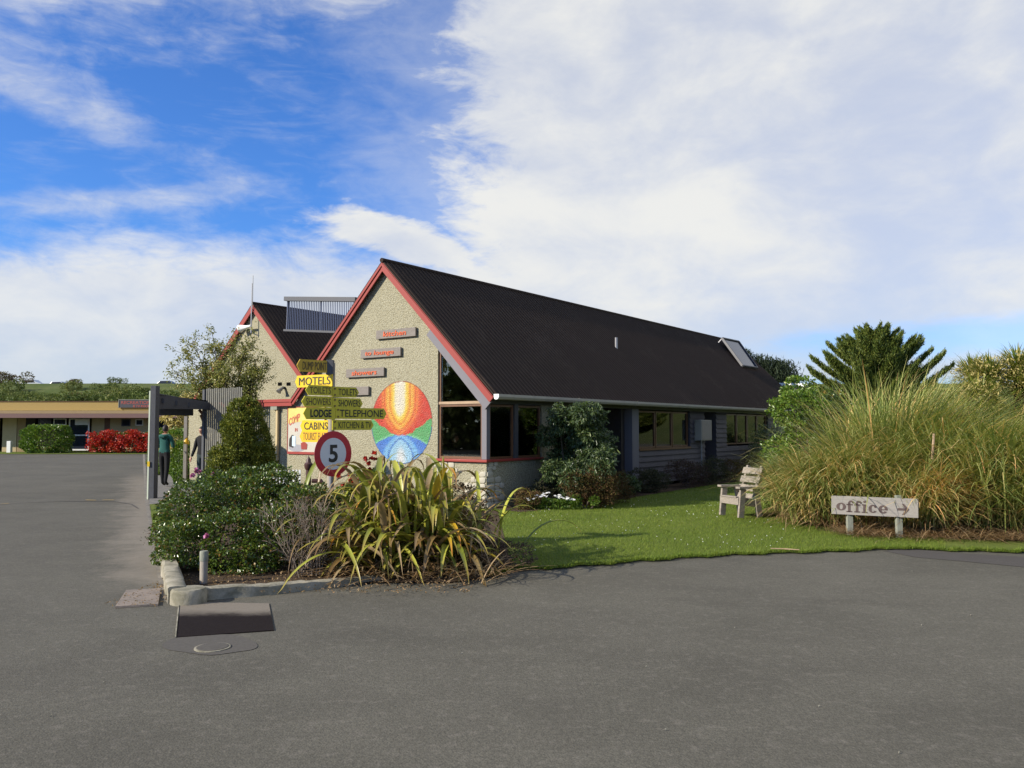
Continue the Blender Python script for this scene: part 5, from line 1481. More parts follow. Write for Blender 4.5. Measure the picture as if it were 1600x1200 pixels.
def scrub_at(x, y, s, k, dz=0):
    s *= .72; dz = -.35 * s
    o = bpy.data.objects.new('scrub_bush', meshes[k]); COL.objects.link(o)
    o.location = (x, y, hillz(x, y) + dz); o.scale = (s * g.uniform(.9, 1.5), s, s * g.uniform(.8, 1.1)); o.rotation_euler = (0, 0, g.uniform(0, 6.28))
    tag(o, slab[k], 'bush', 'scrub bushes on the dune bank')
parts = []
def crest_cap(x, y): return (1.7 + (59 + 9 * math.sin(x * .35) * math.sin(y * .2) + g.uniform(-7, 2)) / 1290 * y - hillz(x, y)) / 1.35
for i in range(520):
    y = g.uniform(66, 112); x = g.uniform(-.68, -.30) * y
    s_ = min(g.uniform(.7, 1.6) * (.7 + y / 170), crest_cap(x, y))
    if s_ < .25: continue
    k = int(g.choice(4, p=[.42, .32, .12, .14])); V, Q, t, _m = protos[k]; n = len(V) // 4; sel = g.permutation(n)[:900]
    a_ = g.uniform(0, 6.28); c_, n_ = math.cos(a_), math.sin(a_)
    W_ = V.reshape(-1, 4, 3)[sel] * [s_ * 1.3, s_ * 1.1, s_]
    W_ = np.stack([W_[..., 0] * c_ - W_[..., 1] * n_, W_[..., 0] * n_ + W_[..., 1] * c_, W_[..., 2]], -1) + [x, y, hillz(x, y) - .25]
    b_ = np.arange(len(sel))[:, None] * 4
    parts.append((W_.reshape(-1, 3), np.concatenate([b_ + np.array([[0, 1, 2]]), b_ + np.array([[0, 2, 3]])]), np.repeat(np.clip(g.uniform(0, 1) * .55 + g.uniform(0, .4, len(sel)), 0, 1), 4)))
V, Q, t = join(parts)
o = fast_mesh('scrub', V, Q, L_SCRUB, None, t); tag(o, 'mixed green scrub covering the dune bank behind the long low building', 'scrub', kind='stuff')
for (u, Y, s, k, lb) in ((2, 108, 2.3, 2, 'brown domed bush on the crest at the far left edge of the dune'), (14, 96, 1.9, 0, 'dark green bush below the brown dome at far left'), (113, 106, .9, 2, 'small reddish bush poking above the crest right of the cars'), (108, 96, 1.5, 0, 'green bush beneath the small reddish crest bush'), (128, 88, 1.9, 2, 'wide brown dry bush halfway up the dune'), (180, 104, 1.3, 0, 'tall green bush breaking the crest line above the dark sign'), (172, 95, 1.5, 1, 'green bush below the one breaking the crest line'), (45, 80, 1.3, 3, 'bright yellow green bush low on the dune')):
    scrub_at((u - 800) / 1292 * Y, Y, s, k); list(COL.objects)[-1]['label'] = lb
# distant parked cars on the crest
def car(u, Y, col, label, L=4.2):
    x = (u - 800) / 1292 * Y; zg = hillz(x, Y)
    root = thing('parked_car', label, 'car', (x, Y, zg), rotz=0, group='cars parked on the crest')
    body = painted('car_paint', col, .25, .05)
    prof = [(-2.1, .3), (-2.1, .75), (-1.9, .85), (-1.2, .92), (-.65, 1.4), (.7, 1.43), (1.35, .98), (2.0, .85), (2.1, .6), (2.1, .3)]
    mb = MB(); mb.prism([(x + a, Y - .8, zg + b) for a, b in prof], (0, 1.6, 0)); mb.build('body', body, root, bevel=.06)
    mb = MB(); mb.prism([(x + a, Y - .815, zg + b) for a, b in ((-1.05, .95), (-.6, 1.33), (.62, 1.36), (1.15, .98))], (0, 1.63, 0)); mb.build('side_window', M_PANEL, root)
    for a in (-1.3, 1.3):
        for yy in (-.82, .62):
            mb = MB(); mb.tube([(x + a, Y + yy, zg + .32), (x + a, Y + yy + .2, zg + .32)], .32, 16); wh = mb.build('wheel', M_BLACK, root)
car(46, 125, (.6, .62, .62), 'white parked car on the crest at far left')
car(90, 130, (.5, .53, .55), 'silver parked car on the crest right of the white one')
car(258, 128, (.05, .05, .055), 'dark parked car on the crest above the shelter post')
# pale flowering shrub right of the post, behind
pb_ = D(300, 625, 40); bush('flowering_shrub', 'pale cream flowered shrub behind the shelter roof', 'shrub', (pb_[0], pb_[1]), [(pb_[0] + dx, 40 + dy, z, .8, .8, .7) for dx, dy, z in ((-.4, 0, 1.0), (.4, 0, 1.2), (0, .3, 2.0), (-.6, 0, 2.2), (.5, .1, 2.5), (-.1, 0, 2.6))], 6000, .16, .1, L_CABF, 5, g=np.random.default_rng(66))

# ============================================================ shrubs along the lodge
def sb(t, s, z, r): p = B(s, t, z); return (p[0], p[1], p[2], r, r, r * .95)
g = np.random.default_rng(71)
bl = []
for i in range(62):
    h = g.uniform(0, 1); a = g.uniform(0, 6.28); q = g.uniform(0, 1.12) * (1 - .34 * h)
    bl.append(sb(1.95 + math.cos(a) * q * .9, -1.12 + math.sin(a) * q * .98, .3 + h * 1.72, .27))
bush('tall_shrub', 'tall dark leafy shrub in front of the shaded side wall', 'shrub', B(-1.0, 1.95, 0), bl, 50000, .095, .030, L_DARKSH, 14, .5, g=g, shell=.4)
def low(label, t, s, w, h, m, n, seed, L=.04, W=.018, name='low_shrub', k=8):
    g = np.random.default_rng(seed)
    bl = [sb(t + g.uniform(-w, w), s + g.uniform(-.25, .25), h * g.uniform(.3, .72), h * .38) for _ in range(k)]
    return bush(name, label, 'shrub', B(s, t, 0), bl, n, L, W, m, 4, -.3, g=g, shell=.6)
low('rust and green heath mound under the tall dark shrub', 1.6, -1.7, .5, .88, L_BROWNSH, 15000, 81)
low('second rusty heath mound right of the white daisies', 2.5, -1.45, .45, .7, L_BROWNSH, 9000, 82)
low('small brown shrub at the foot of the stone corner', .55, -.7, .45, .42, L_BROWNSH, 5000, 83)
low('grey green low shrub against the sill wall', 1.3, -.55, .35, .55, L_GREYSH, 5000, 84)
low('low grey green bush below the three brown windows, nearest the porch', 6.2, -.85, .7, .62, L_GREYSH, 9000, 85)
low('low shaded bush in front of the recessed window', 4.4, -.9, .7, .6, L_DARKSH, 8000, 95, .06, .025)
low('dark maroon bush under the three brown windows', 8.2, -.8, .7, .78, L_PURPLE, 8000, 86)
low('yellow green bush left of the dark doorway', 10.2, -.9, .8, .85, L_GREYSH, 9000, 87)
low('olive bush in front of the dark doorway', 12.0, -1.0, .8, .75, L_BROWNSH, 8000, 88)
low('feathery straw coloured bush right of the doorway', 14.0, -1.2, .9, .9, L_OLIVE, 8000, 89)
low('tall dark bush against the far windows', 15.6, -.9, .8, 1.75, L_DARKSH, 9000, 90, .08, .03)
low('small tuft of green behind the daisies', 1.2, -1.7, .3, .3, L_BRIGHT, 3000, 91)
# daisies by the wall
dc = G(858, 798)
g = np.random.default_rng(92)
root = bush('daisy_clump', 'clump of white daisies at the lawn edge below the heath mounds', 'flower plant', (dc[0], dc[1] + .15), [(dc[0] + dx, dc[1] + .2 + abs(dx) * .1, .10, .22, .2, .14) for dx in (-.45, -.25, 0, .2, .4)], 5000, .05, .014, L_BRIGHT, 0, g=g)
P = np.stack([dc[0] + g.uniform(-.5, .52, 42), dc[1] + g.uniform(-.08, .35, 42), np.zeros(42)], 1); P[:, 2] = .17 + .16 * np.clip(1 - np.abs(P[:, 0] - dc[0]) * 1.3, .1, 1) * g.uniform(.7, 1.3, 42)
for p in P:
    mb = MB(); up = unit(np.array([g.normal(0, .3), -.45, 1.0])); x = unit(np.cross(up, [0, 1, 0.1])); y = np.cross(up, x)
    for k in range(9):
        a = 2 * math.pi * k / 9
        d = math.cos(a) * x + math.sin(a) * y; e = -math.sin(a) * x + math.cos(a) * y
        mb.poly([p, p + d * .02 + e * .009, p + d * .034, p + d * .02 - e * .009])
    mb.build('daisy', L_WHITEF, root, fix=False)

# ============================================================ unseen belt of trees, added on the left to darken the window reflections
g = np.random.default_rng(300); bl = []
for i in range(90):
    k = i / 89; bl.append((-44 + 3 * math.sin(k * 9) + g.normal(0, 1), -24 + 62 * k, 1.5 + g.uniform(0, 4.2), 2.3, 2.3, 2.1))
P, N = blob_points(bl, 60000, .6, g); V, Q, t = leaf_cloud(P, N, .8, .5, .1, g)
o = fast_mesh('added_tree_belt', V, Q, L_SCRUB, None, t); tag(o, 'unseen belt of trees added on the left to darken the window reflections', 'trees', kind='stuff')

# ============================================================ vegetation on the right
def toetoe(label, c, n, Lr, seed, spread, leanv=(0, 0), W=(.011, .025), dry=.15, th1=(1.3, 2.5), p=(1.2, 2.4), z0=0.05):
    g = np.random.default_rng(seed)
    root = thing('toetoe_grass', label, 'grass clump', (c[0], c[1], 0), group='tall toetoe tussocks on the right')
    parts = []
    for k in range(4):
        m_ = n // 4
        b = np.stack([c[0] + g.normal(0, spread, m_), c[1] + g.normal(0, spread * .8, m_), np.full(m_, z0) + g.uniform(0, .15, m_)], 1)
        az = g.uniform(0, 2 * math.pi, m_); rad_az = np.arctan2(b[:, 1] - c[1], b[:, 0] - c[0]); az = np.where(g.uniform(size=m_) < .55, rad_az + g.normal(0, .5, m_), az)
        if leanv != (0, 0):
            la = math.atan2(leanv[1], leanv[0]); az = np.where(g.uniform(size=m_) < .55, la + g.normal(0, .7, m_), az)
        up = g.uniform(size=m_)
        t0 = np.where(up < .7, g.uniform(.05, .45, m_), g.uniform(.4, .95, m_)); t1 = g.uniform(th1[0], th1[1], m_)
        tint = g.uniform(0, .75, m_); tint = np.where(g.uniform(size=m_) < dry, g.uniform(.8, 1, m_), tint)
        parts.append(ribbons(b, az, t0, t1, g.uniform(Lr[0], Lr[1], m_), g.uniform(W[0], W[1], m_), 8, g.uniform(p[0], p[1]), g=g, tint=tint, side=g.normal(0, .3, m_)))
    V, Q, t = join(parts)
    fast_mesh('blades', V, Q, L_TOE, root, t)['kind'] = 'stuff'
    # dry skirt
    m_ = n // 7
    b = np.stack([c[0] + g.normal(0, spread * 1.2, m_), c[1] + g.normal(0, spread, m_), np.full(m_, .05)], 1)
    V, Q, t = ribbons(b, g.uniform(0, 2 * math.pi, m_), g.uniform(.6, 1.3, m_), g.uniform(1.7, 2.6, m_), g.uniform(.5, 1.3, m_), g.uniform(.008, .016, m_), 6, 1.3, g=g)
    fast_mesh('dry_blades', V, Q, L_STRAW, root, t)['kind'] = 'stuff'
    return root
def at(u, Y): return ((u - 800) / 1292 * Y, Y, 0)
toetoe('leftmost toetoe clump drooping beside the wooden chair', at(1268, 15.7), 3800, (.9, 1.6), 101, .26, (-.4, -.9))
toetoe('low left toetoe clump with dry stems left of the office sign', at(1292, 14.4), 3000, (.9, 1.7), 102, .24, (-.3, -.9), dry=.3)
toetoe('tall upright toetoe clump rising behind the office sign', at(1384, 15.5), 4300, (1.6, 3.2), 103, .30, (.5, 0), th1=(.6, 2.4))
toetoe('dry centred toetoe clump directly behind the office board', at(1345, 14.4), 2800, (1.2, 2.0), 104, .32, (0, -.4), dry=.4)
toetoe('wide dense toetoe clump leaning right of the office sign', at(1475, 14.5), 3900, (1.6, 2.9), 105, .36, (1, -.2), th1=(1.4, 2.5))
toetoe('rightmost toetoe clump drooping over the asphalt edge', at(1560, 13.6), 4000, (1.5, 2.6), 106, .40, (.6, -.7), th1=(1.5, 2.5))
toetoe('shaded toetoe clump in the back row under the cabbage trees', at(1480, 17.0), 4200, (2.0, 3.0), 107, .5, (1, 0), th1=(1.1, 2.4))
toetoe('toetoe clump at the right edge beneath the yellow tree heads', at(1590, 16.0), 4000, (1.9, 2.8), 108, .5, (.4, -.2), th1=(1.2, 2.4))
toetoe('small dry toetoe tuft right beside the office sign post', at(1440, 13.4), 2600, (.8, 1.45), 109, .18, (.5, -.8), dry=.5)
# straw litter under the sign
g = np.random.default_rng(110); nd = 5200
bx = np.stack([g.uniform(5.2, 8.6, nd), np.zeros(nd), np.full(nd, .04)], 1); bx[:, 1] = 13.2 - (bx[:, 0] - 5.2) * .22 + g.normal(0, .28, nd)
V, Q, t = ribbons(bx, g.uniform(0, 2 * math.pi, nd), g.uniform(.9, 1.5, nd), g.uniform(1.4, 1.9, nd), g.uniform(.1, .45, nd), g.uniform(.005, .012, nd), 3, 1, g=g)
o = fast_mesh('straw_litter', V, Q, L_STRAW, None, t); tag(o, 'dry straw litter on the ground beneath the office sign', 'straw', kind='stuff')
sheet('soil_bed', None, .015, M_EARTH, [(5.0, 13.6, 0), (6.2, 12.85, 0), (8.0, 12.15, 0), (11, 12.1, 0), (13, 15, 0), (6, 17, 0)])

# bright coprosma shrubs behind the chair
def crown(label, u0, u1, vtop, Y, m, n, seed, L=.07, name='coprosma_shrub', zmin=.1, cat='shrub', r=.45, k=20):
    g = np.random.default_rng(seed)
    x0, x1 = (u0 - 800) / 1292 * Y, (u1 - 800) / 1292 * Y; zt_ = D(800, vtop, Y)[2]; cx = (x0 + x1) / 2; hw = (x1 - x0) / 2
    bl = []
    for i in range(k):
        a = g.uniform(-1, 1); h = g.uniform(0, 1); w_ = hw * math.sqrt(max(0.02, 1 - (h * .93) ** 2.5))
        bl.append((cx + a * max(w_ - r * .5, 0), Y + g.uniform(-.6, .6), zmin + r * .5 + h * (zt_ - zmin - r * 1.35), r, r, r * .85))
    return bush(name, label, cat, (cx, Y), bl, n, L, L * .62, m, 7, 0, g=g, shell=.7, srad=.03)
crown('bright green rounded shrub at the far corner of the lodge', 1205, 1300, 584, 21.5, L_BRIGHT, 24000, 121, .085, k=26)
crown('darker green shrub between the bright shrub and the spiky pine', 1278, 1345, 592, 22.5, L_HEDGE, 14000, 122, .085, r=.4)
crown('leafy green shrub low behind the wooden chair', 1192, 1250, 690, 17.2, L_BRIGHT, 8000, 123, .06, r=.28)
crown('grey green shrub between the pine and the cabbage trees', 1440, 1530, 600, 21, L_OLIVE, 12000, 124, .07, r=.35)
crown('olive green mass of shrub under the cabbage trees', 1500, 1640, 610, 19.5, L_OLIVE, 15000, 125, .07, r=.45)
# dark pines far behind the roof
def pine(u, Y, vtop, w, label, seed):
    g = np.random.default_rng(seed); x = (u - 800) / 1292 * Y; zt_ = D(800, vtop, Y)[2]
    root = thing('pine_tree', label, 'tree', (x, Y, 0), group='dark pines beyond the lodge')
    mb = MB(); mb.tube([(x, Y, 0), (x, Y, zt_ * .9)], [.3, .06], 8); mb.build('trunk', M_BARK, root)
    P = []; N = []
    for i in range(80):
        h = g.uniform(.15, 1); R_ = w * (1 - h) ** .55; a = g.uniform(0, 6.28); q = g.uniform(.2, 1) * R_
        c = np.array([x + math.cos(a) * q, Y + math.sin(a) * q, h * zt_])
        for _ in range(110):
            d = g.normal(0, 1, 3) * [.35, .35, .45]; P.append(c + d); N.append(unit(d + [0, 0, 1.2]))
    P, N = np.array(P), np.array(N); P = P[P[:, 2] < zt_ + .4]; N = N[:len(P)]
    V, Q, t = leaf_cloud(P, N, .42, .06, -.3, g); fast_mesh('crown', V, Q, L_PINE, root, t)['kind'] = 'stuff'
for i, (u, Y, v, w, lb) in enumerate(((1160, 58, 556, 2.6, 'dark pine showing just above the solar panel corner'), (1182, 60, 563, 2.6, 'dark pine second from the left beyond the roof end'), (1205, 58, 567, 2.4, 'dark pine behind the white gutter corner'), (1226, 60, 573, 2.2, 'rightmost dark pine beyond the bright shrub'))):
    pine(u, Y, v, w, lb, 130 + i)
# Norfolk pine
def norfolk():
    Y = 26.0; x = (1372 - 800) / 1292 * Y; zt_ = D(800, 524, Y)[2]; g = np.random.default_rng(140)
    root = thing('norfolk_pine', 'spiky upswept Norfolk pine top rising behind the toetoe', 'tree', (x, Y, 0))
    mb = MB(); mb.tube([(x, Y, 0), (x, Y, zt_ - .15)], [.16, .03], 8); mb.build('trunk', M_BARK, root)
    P, N = [], []; bm_ = MB()
    for lev in range(12):
        h = zt_ - .35 - lev * .27; nb = 7
        Lb = min(.50 + lev * .24, 1.95) * g.uniform(.9, 1.08)
        for k in range(nb):
            a = 2 * math.pi * (k + .5 * (lev % 2)) / nb + g.normal(0, .12)
            el_ = R(50) - lev * R(4.2)
            rise = math.sin(max(el_, R(8)))
            hor = np.array([math.cos(a), math.sin(a), 0])
            pts = []
            for q in np.linspace(0, 1, 7):
                pts.append(np.array([x, Y, h]) + hor * Lb * q * math.cos(max(el_, R(8))) + np.array([0, 0, Lb * (rise * q + .16 * q ** 3)]))
            bm_.tube(pts, [.035 - .004 * i for i in range(7)], 5)
            # side cords in a V along the branch
            for q in np.linspace(.12, 1.0, 17):
                i0 = min(int(q * 6), 5); p0 = pts[i0] + (pts[i0 + 1] - pts[i0]) * (q * 6 - i0)
                sidev = np.array([-hor[1], hor[0], 0])
                for s_ in (-1, 1, 0):
                    d = unit(hor * .75 + sidev * s_ * .9 + np.array([0, 0, .45 + (.3 if s_ == 0 else 0)])); l = (.50 * (1 - q * .55)) * g.uniform(.8, 1.15) * min(1, .5 + lev * .12)
                    if q > .97: d = unit(hor + [0, 0, .75]); l = .22
                    m_ = 64; u_ = g.uniform(0, 1, m_)
                    c = p0 + d * l * u_[:, None] + np.array([0, 0, .10]) * (u_ ** 2)[:, None] * l * 3 + g.normal(0, .028, (m_, 3))
                    P.append(c); N.append(unit(d + g.normal(0, .45, (m_, 3)) + [0, 0, .35]))
    bm_.build('branch', M_BARK, root)['kind'] = 'stuff'
    P = np.concatenate(P); N = np.concatenate(N)
    V, Q, t = leaf_cloud(P, N, .13, .022, -.25, g, .25, .18); fast_mesh('needles', V, Q, L_NORF, root, t)['kind'] = 'stuff'
norfolk()
# cabbage trees
def cabbage(label, heads, base, seed):
    g = np.random.default_rng(seed); root = thing('cabbage_tree', label, 'tree', (base[0], base[1], 0), group='cabbage trees on the right')
    mb = MB(); parts = []; fl_ = []
    for hd in heads:
        hd = np.array(hd); mid = (hd + base) / 2 + [g.normal(0, .1), 0, .1]
        mb.tube([base, mid, hd], [.10, .08, .07], 8)
        n = 420; b = hd + g.normal(0, .03, (n, 3)); az = g.uniform(0, 2 * math.pi, n); t0 = np.arccos(g.uniform(-.35, 1, n))
        parts.append(ribbons(b, az, t0, t0 + g.uniform(.1, .8, n), g.uniform(.45, .75, n), g.uniform(.02, .035, n), 4, 1.5, g=g))
        m_ = 700; d = unit(g.normal(0, 1, (m_, 3)) + [-.4, -.5, .4]); P = hd + d * g.uniform(.25, .5, (m_, 1)); fl_.append(leaf_cloud(P, d, .07, .03, 0, g))
    mb.build('trunk', M_BARK, root, smooth=True)
    V, Q, t = join(parts); fast_mesh('leaves', V, Q, L_CAB, root, t)['kind'] = 'stuff'
    V, Q, t = join(fl_); fast_mesh('flower_panicle', V, Q, L_CABF, root, t)['kind'] = 'stuff'
Yc = 17.6
cabbage('cabbage tree with three pale yellow flowering heads, left one', [D(1520, 592, Yc + 1), D(1548, 590, Yc), D(1532, 625, Yc - .4)], np.array(at(1545, Yc)), 151)
cabbage('cabbage tree with large yellow flowering heads at the right frame edge', [D(1590, 580, Yc), D(1604, 605, Yc - .3), D(1625, 575, Yc + .4)], np.array(at(1600, Yc)), 152)
# a cut stump of cane and a branch among the toetoe
for (a, b, lb) in (((1458, 697), (1459, 678), 'short orange brown cut cane sticking out of the right toetoe'), ((1472, 775), (1484, 745), 'leaning bare brown stem inside the right toetoe')):
    p, q = D(a[0], a[1], 13.2), D(b[0], b[1], 13.3); mb = MB(); mb.tube([np.array([p[0], p[1] + .3, .02]), p, q], [.02, .02, .017], 7); o = mb.build('cut_stem', M_BROWN_L); tag(o, lb, 'stem')

# ============================================================ office sign
oy0, oy1 = 13.15, 12.55
oa = D(1299, 803, oy0); ob_ = D(1435, 809.5, oy1); ot = D(1299, 774.5, oy0); ot1 = D(1435, 780, oy1)
of = thing('office_sign', 'pale timber sign reading office with a right arrow on two posts', 'sign', ((oa[0] + ob_[0]) / 2, (oa[1] + ob_[1]) / 2, 0))
xd = ob_ - oa; OW = np.linalg.norm(xd); xd = xd / OW; zd = unit((ot - oa)); OH = np.linalg.norm(ot - oa); nd_ = unit(np.cross(xd, zd))
mb = MB(); mb.prism([oa, ob_, ob_ + zd * OH, oa + zd * OH], -nd_ * .035); mb.build('board', M_OFFICE, of, bevel=.004)
for k, top in ((.21, .0), (.78, .04)):
    c = oa + xd * OW * k - nd_ * .07
    mb = MB(); mb.prism([(c[0] - .045, c[1] - .03, 0), (c[0] + .045, c[1] - .03, 0), (c[0] + .045, c[1] + .04, 0), (c[0] - .045, c[1] + .04, 0)], (0, 0, c[2] + OH + top)); mb.build('post', M_POSTG, of, bevel=.005)
# bold slab letters built as shapes
M_OFL = painted('routed_letter_brown', (0.075, 0.05, 0.045), .7, .3, (.2, .15, .12))
def ring_pts(cx, cy, rx, ry, a0=0, a1=2 * math.pi, n=22): return [(cx + rx * math.cos(a), cy + ry * math.sin(a)) for a in np.linspace(a0, a1, n)]
def glyph(polys):
    mb = MB()
    for p in polys:
        mb.prism([oa + xd * (x * OH) + zd * (y * OH) + nd_ * .0015 for x, y in p], nd_ * .004)
    mb.build('letter', M_OFL, of)
def annulus(cx, cy, rx, ry, ix, iy, a0=0, a1=2 * math.pi, n=22, ioff=0):
    A = ring_pts(cx, cy, rx, ry, a0, a1, n); I = ring_pts(cx + ioff, cy, ix, iy, a0, a1, n)
    return [[A[i], A[i + 1], I[i + 1], I[i]] for i in range(n - 1)]
u0 = .36; ks = 1.0
sx = OW / OH / (137 / 29.0)
def X(v): return (v - 1299) / 29.0 * sx
glyph(annulus(X(1315), .43, .25, .21, .09, .15))
def f_glyph(x): return [[(x - .09, .15), (x + .04, .15), (x + .04, .62), (x - .09, .62)], [(x - .17, .15), (x + .13, .15), (x + .13, .21), (x - .17, .21)],
                        [(x - .17, .52), (x + .15, .52), (x + .15, .59), (x - .17, .59)]] + annulus(x + .07, .60, .16, .19, .06, .10, R(20), R(180), 10) + [ring_pts(x + .17, .68, .055, .055, 0, 2 * math.pi, 9)[:-1]]
glyph(f_glyph(X(1329.0))); glyph(f_glyph(X(1341.5)))
x = X(1353); glyph([[(x - .075, .14), (x + .065, .14), (x + .065, .60), (x - .075, .60)], [(x - .15, .14), (x + .14, .14), (x + .14, .20), (x - .15, .20)], [(x - .14, .54), (x - .07, .54), (x - .07, .60), (x - .14, .60)], ring_pts(x, .74, .075, .065, 0, 2 * math.pi, 11)[:-1]])
x = X(1366); glyph(annulus(x, .38, .22, .22, .07, .16, R(50), R(325), 18) + [ring_pts(x + .12, .50, .07, .07, 0, 2 * math.pi, 9)[:-1]])
x = X(1382); glyph(annulus(x, .37, .23, .22, .08, .15, R(0), R(325), 20) + [[(x - .09, .33), (x + .22, .33), (x + .22, .38), (x - .09, .38)]])
x = X(1413); glyph([[(x - .27, .36), (x + .16, .36), (x + .16, .48), (x - .27, .48)], [(x - .06, .13), (x + .04, .13), (x + .30, .42), (x + .12, .42)], [(x + .12, .42), (x + .30, .42), (x + .04, .71), (x - .06, .71)]])

# ============================================================ wooden chair
ch0 = G(1166, 806); CRZ = R(-160)
ch = thing('garden_chair', 'weathered wooden slat armchair on the lawn beside the toetoe', 'chair', (ch0[0], ch0[1], .03))
# chair faces left (towards -x) and a little away
fdir = unit(np.array([-.93, -.37, 0])); sdir = np.array([-fdir[1], fdir[0], 0]); sdir = sdir if sdir[1] < 0 else -sdir; ch0 = G(1173, 811) - sdir * .28; ch.location = (ch0[0], ch0[1], .0); WM[ch.name] = Matrix.Translation(ch.location); upv = np.array([0, 0, 1.0])
def cp(f, s, z): return np.array([ch0[0], ch0[1], .03]) + fdir * f * .84 + sdir * s * .85 + upv * z
def cb(name, a, b, w, h, up=(0, 0, 1)):
    mb = MB(); mb.bar(cp(*a), cp(*b), w, h, up); return mb.build(name, M_OLD, ch, bevel=.005)
for s_ in (-.33, .33):
    cb('leg', (.27, s_, 0), (.20, s_, .53), .12, .05, sdir)
    cb('leg', (-.24, s_, 0), (-.15, s_, .53), .12, .05, sdir)
    cb('armrest', (.34, s_, .555), (-.36, s_, .54), .12, .038)
    cb('seat_rail', (.29, s_ * .9, .30), (-.24, s_ * .9, .24), .04, .13)
    cb('back_stile', (-.14, s_ * .72, .22), (-.42, s_ * .72, .93), .09, .05, sdir)
for i in range(5):
    f = .29 - i * .105; cb('seat_slat', (f, -.28, .375 - i * .014), (f, .28, .375 - i * .014), .10, .024)
for i in range(4):
    k = .20 + i * .225; f = -.125 - .28 * k * 1.0; z = .22 + .71 * k
    cb('back_slat', (f + .045, -.33, z), (f + .045, .33, z), .026, .125, unit(upv * .93 - fdir * .37))
cb('front_rail', (.31, -.33, .30), (.31, .33, .30), .03, .13)

# ============================================================ signpost and speed sign
SY = 11.0
sp0 = D(500.5, 700, SY)
POSTX, POSTY = sp0[0] + 0.0, SY
spn = thing('signpost', 'grey post carrying yellow pointed direction blades both ways', 'signpost', (POSTX, POSTY, 0))
ptop = D(500, 565, SY)[2]
mb = MB(); mb.lathe((POSTX + .125, POSTY + .075, 0), [(.045, 0), (.045, ptop - .02), (.03, ptop)], 14); mb.build('post', M_OLDV, spn, smooth=True)
mb = MB(); mb.box((POSTX + .12, POSTY + .0, (ptop + D(500, 588, SY)[2]) / 2 + .02), (.045, 0, 0), (0, .05, 0), (0, 0, (ptop - D(500, 588, SY)[2]) / 2)); mb.build('post_cap', M_DARKPOST, spn)
PX = 519
def blade(text, xtip, xroot, y, hpx, m, tm, side, bold=.01, shaded=True, label=None, yo=0, tpad=(.1, .02)):
    """side -1 points left, +1 right; shaded blades lie in the plane receding to the right"""
    if shaded: d = unit(np.array([.74, .67, 0]))
    else: d = unit(np.array([.84, -.54, 0]))
    P0 = D(PX, y, SY + yo)
    def along(u):      # distance along d from the post line so it projects to pixel u
        r_ = ray(u, y); A = np.array([[r_[0], -d[0]], [r_[1], -d[1]]]); k, q = np.linalg.solve(A, (P0 - CAM)[:2]); return q
    q0, q1 = along(xroot), along(xtip)
    h = hpx / 1290 * SY * 1.0; zc = P0[2]; n = unit(np.cross(d, [0, 0, 1.0]));
    if n[1] > 0: n = -n
    tp = .045 if side > 0 else -.045
    lo, hi = -h / 2, h / 2
    A = [P0 + d * q0 + [0, 0, lo], P0 + d * (q1 - tp) + [0, 0, lo], P0 + d * q1, P0 + d * (q1 - tp) + [0, 0, hi], P0 + d * q0 + [0, 0, hi]]
    mb = MB(); mb.prism(A, -n * .014); b = mb.build('direction_blade', m, spn)
    if label: b['label'] = label
    a, c = (q0, q1) if side > 0 else (q1, q0)
    a0 = a + (tpad[1] if side > 0 else tpad[0]); c0 = c - (tpad[0] if side > 0 else tpad[1])
    lettering(text, P0 + d * a0 + [0, 0, -h * .33] + n * .003, d, (0, 0, 1), c0 - a0, h * .66, tm, b, bold=bold)
    for zz in (-.3, .3):
        if side > 0:
            mb = MB(); cpt = P0 + d * (q0 + .035) + [0, 0, h * zz] + n * .002; mb.tube([cpt, cpt + n * .008], .012, 8); mb.build('bolt', M_BROWN, b)
blade('DUMP POINT', 464, 511, 573.5, 19, M_DUMP, M_BLACKF, -1, .005, True, 'shade-toned weathered ochre blade reading DUMP POINT', .0, (.08, .01))
blade('MOTELS', 461, 519, 594, 19, M_YEL, M_BLACK, -1, .008, False, 'bright yellow blade reading MOTELS', -.06, (.08, .03))
blade('TOILETS', 477.5, 519, 610.5, 15.5, M_OLIVE, M_BLACKF, -1, .005, True, 'shade-toned left blade reading TOILETS', .0, (.06, .02))
blade('TOILETS', 561, 519.5, 612, 16, M_OLIVE, M_BLACK, 1, .005, True, 'shade-toned right blade reading TOILETS', .0, (.03, .09))
blade('SHOWERS', 471.5, 519, 628, 16.5, M_OLIVE, M_BLACKF, -1, .005, True, 'shade-toned left blade reading SHOWERS', .0, (.06, .02))
blade('SHOWERS', 567, 519.5, 629.5, 16, M_OLIVE, M_BLACK, 1, .005, True, 'shade-toned right blade reading SHOWERS', .0, (.04, .09))
blade('LODGE', 474, 524, 646, 18.5, M_OLIVE, M_BLACK, -1, .035, True, 'shade-toned left blade reading LODGE in heavy letters', -.0, (.10, .06))
blade('TELEPHONE', 604, 524.5, 645.5, 17.5, M_OLIVE, M_BLACK, 1, .008, True, 'longest blade reading TELEPHONE', .0, (.06, .06))
blade('KITCHEN & TV', 584, 519.5, 664, 16, M_OLIVE, M_BLACK, 1, .004, True, 'right blade reading KITCHEN & TV', .0, (.04, .09))
blade('CABINS', 469, 512, 665.5, 18, M_YEL, M_BLACK, -1, .01, False, 'bright yellow blade reading CABINS', .0, (.08, .0))
blade('TOURIST FLATS', 468, 512, 682, 18.5, M_ORY, M_BLACKF, -1, -.004, False, 'orange yellow blade reading TOURIST FLATS', .0, (.07, .01))
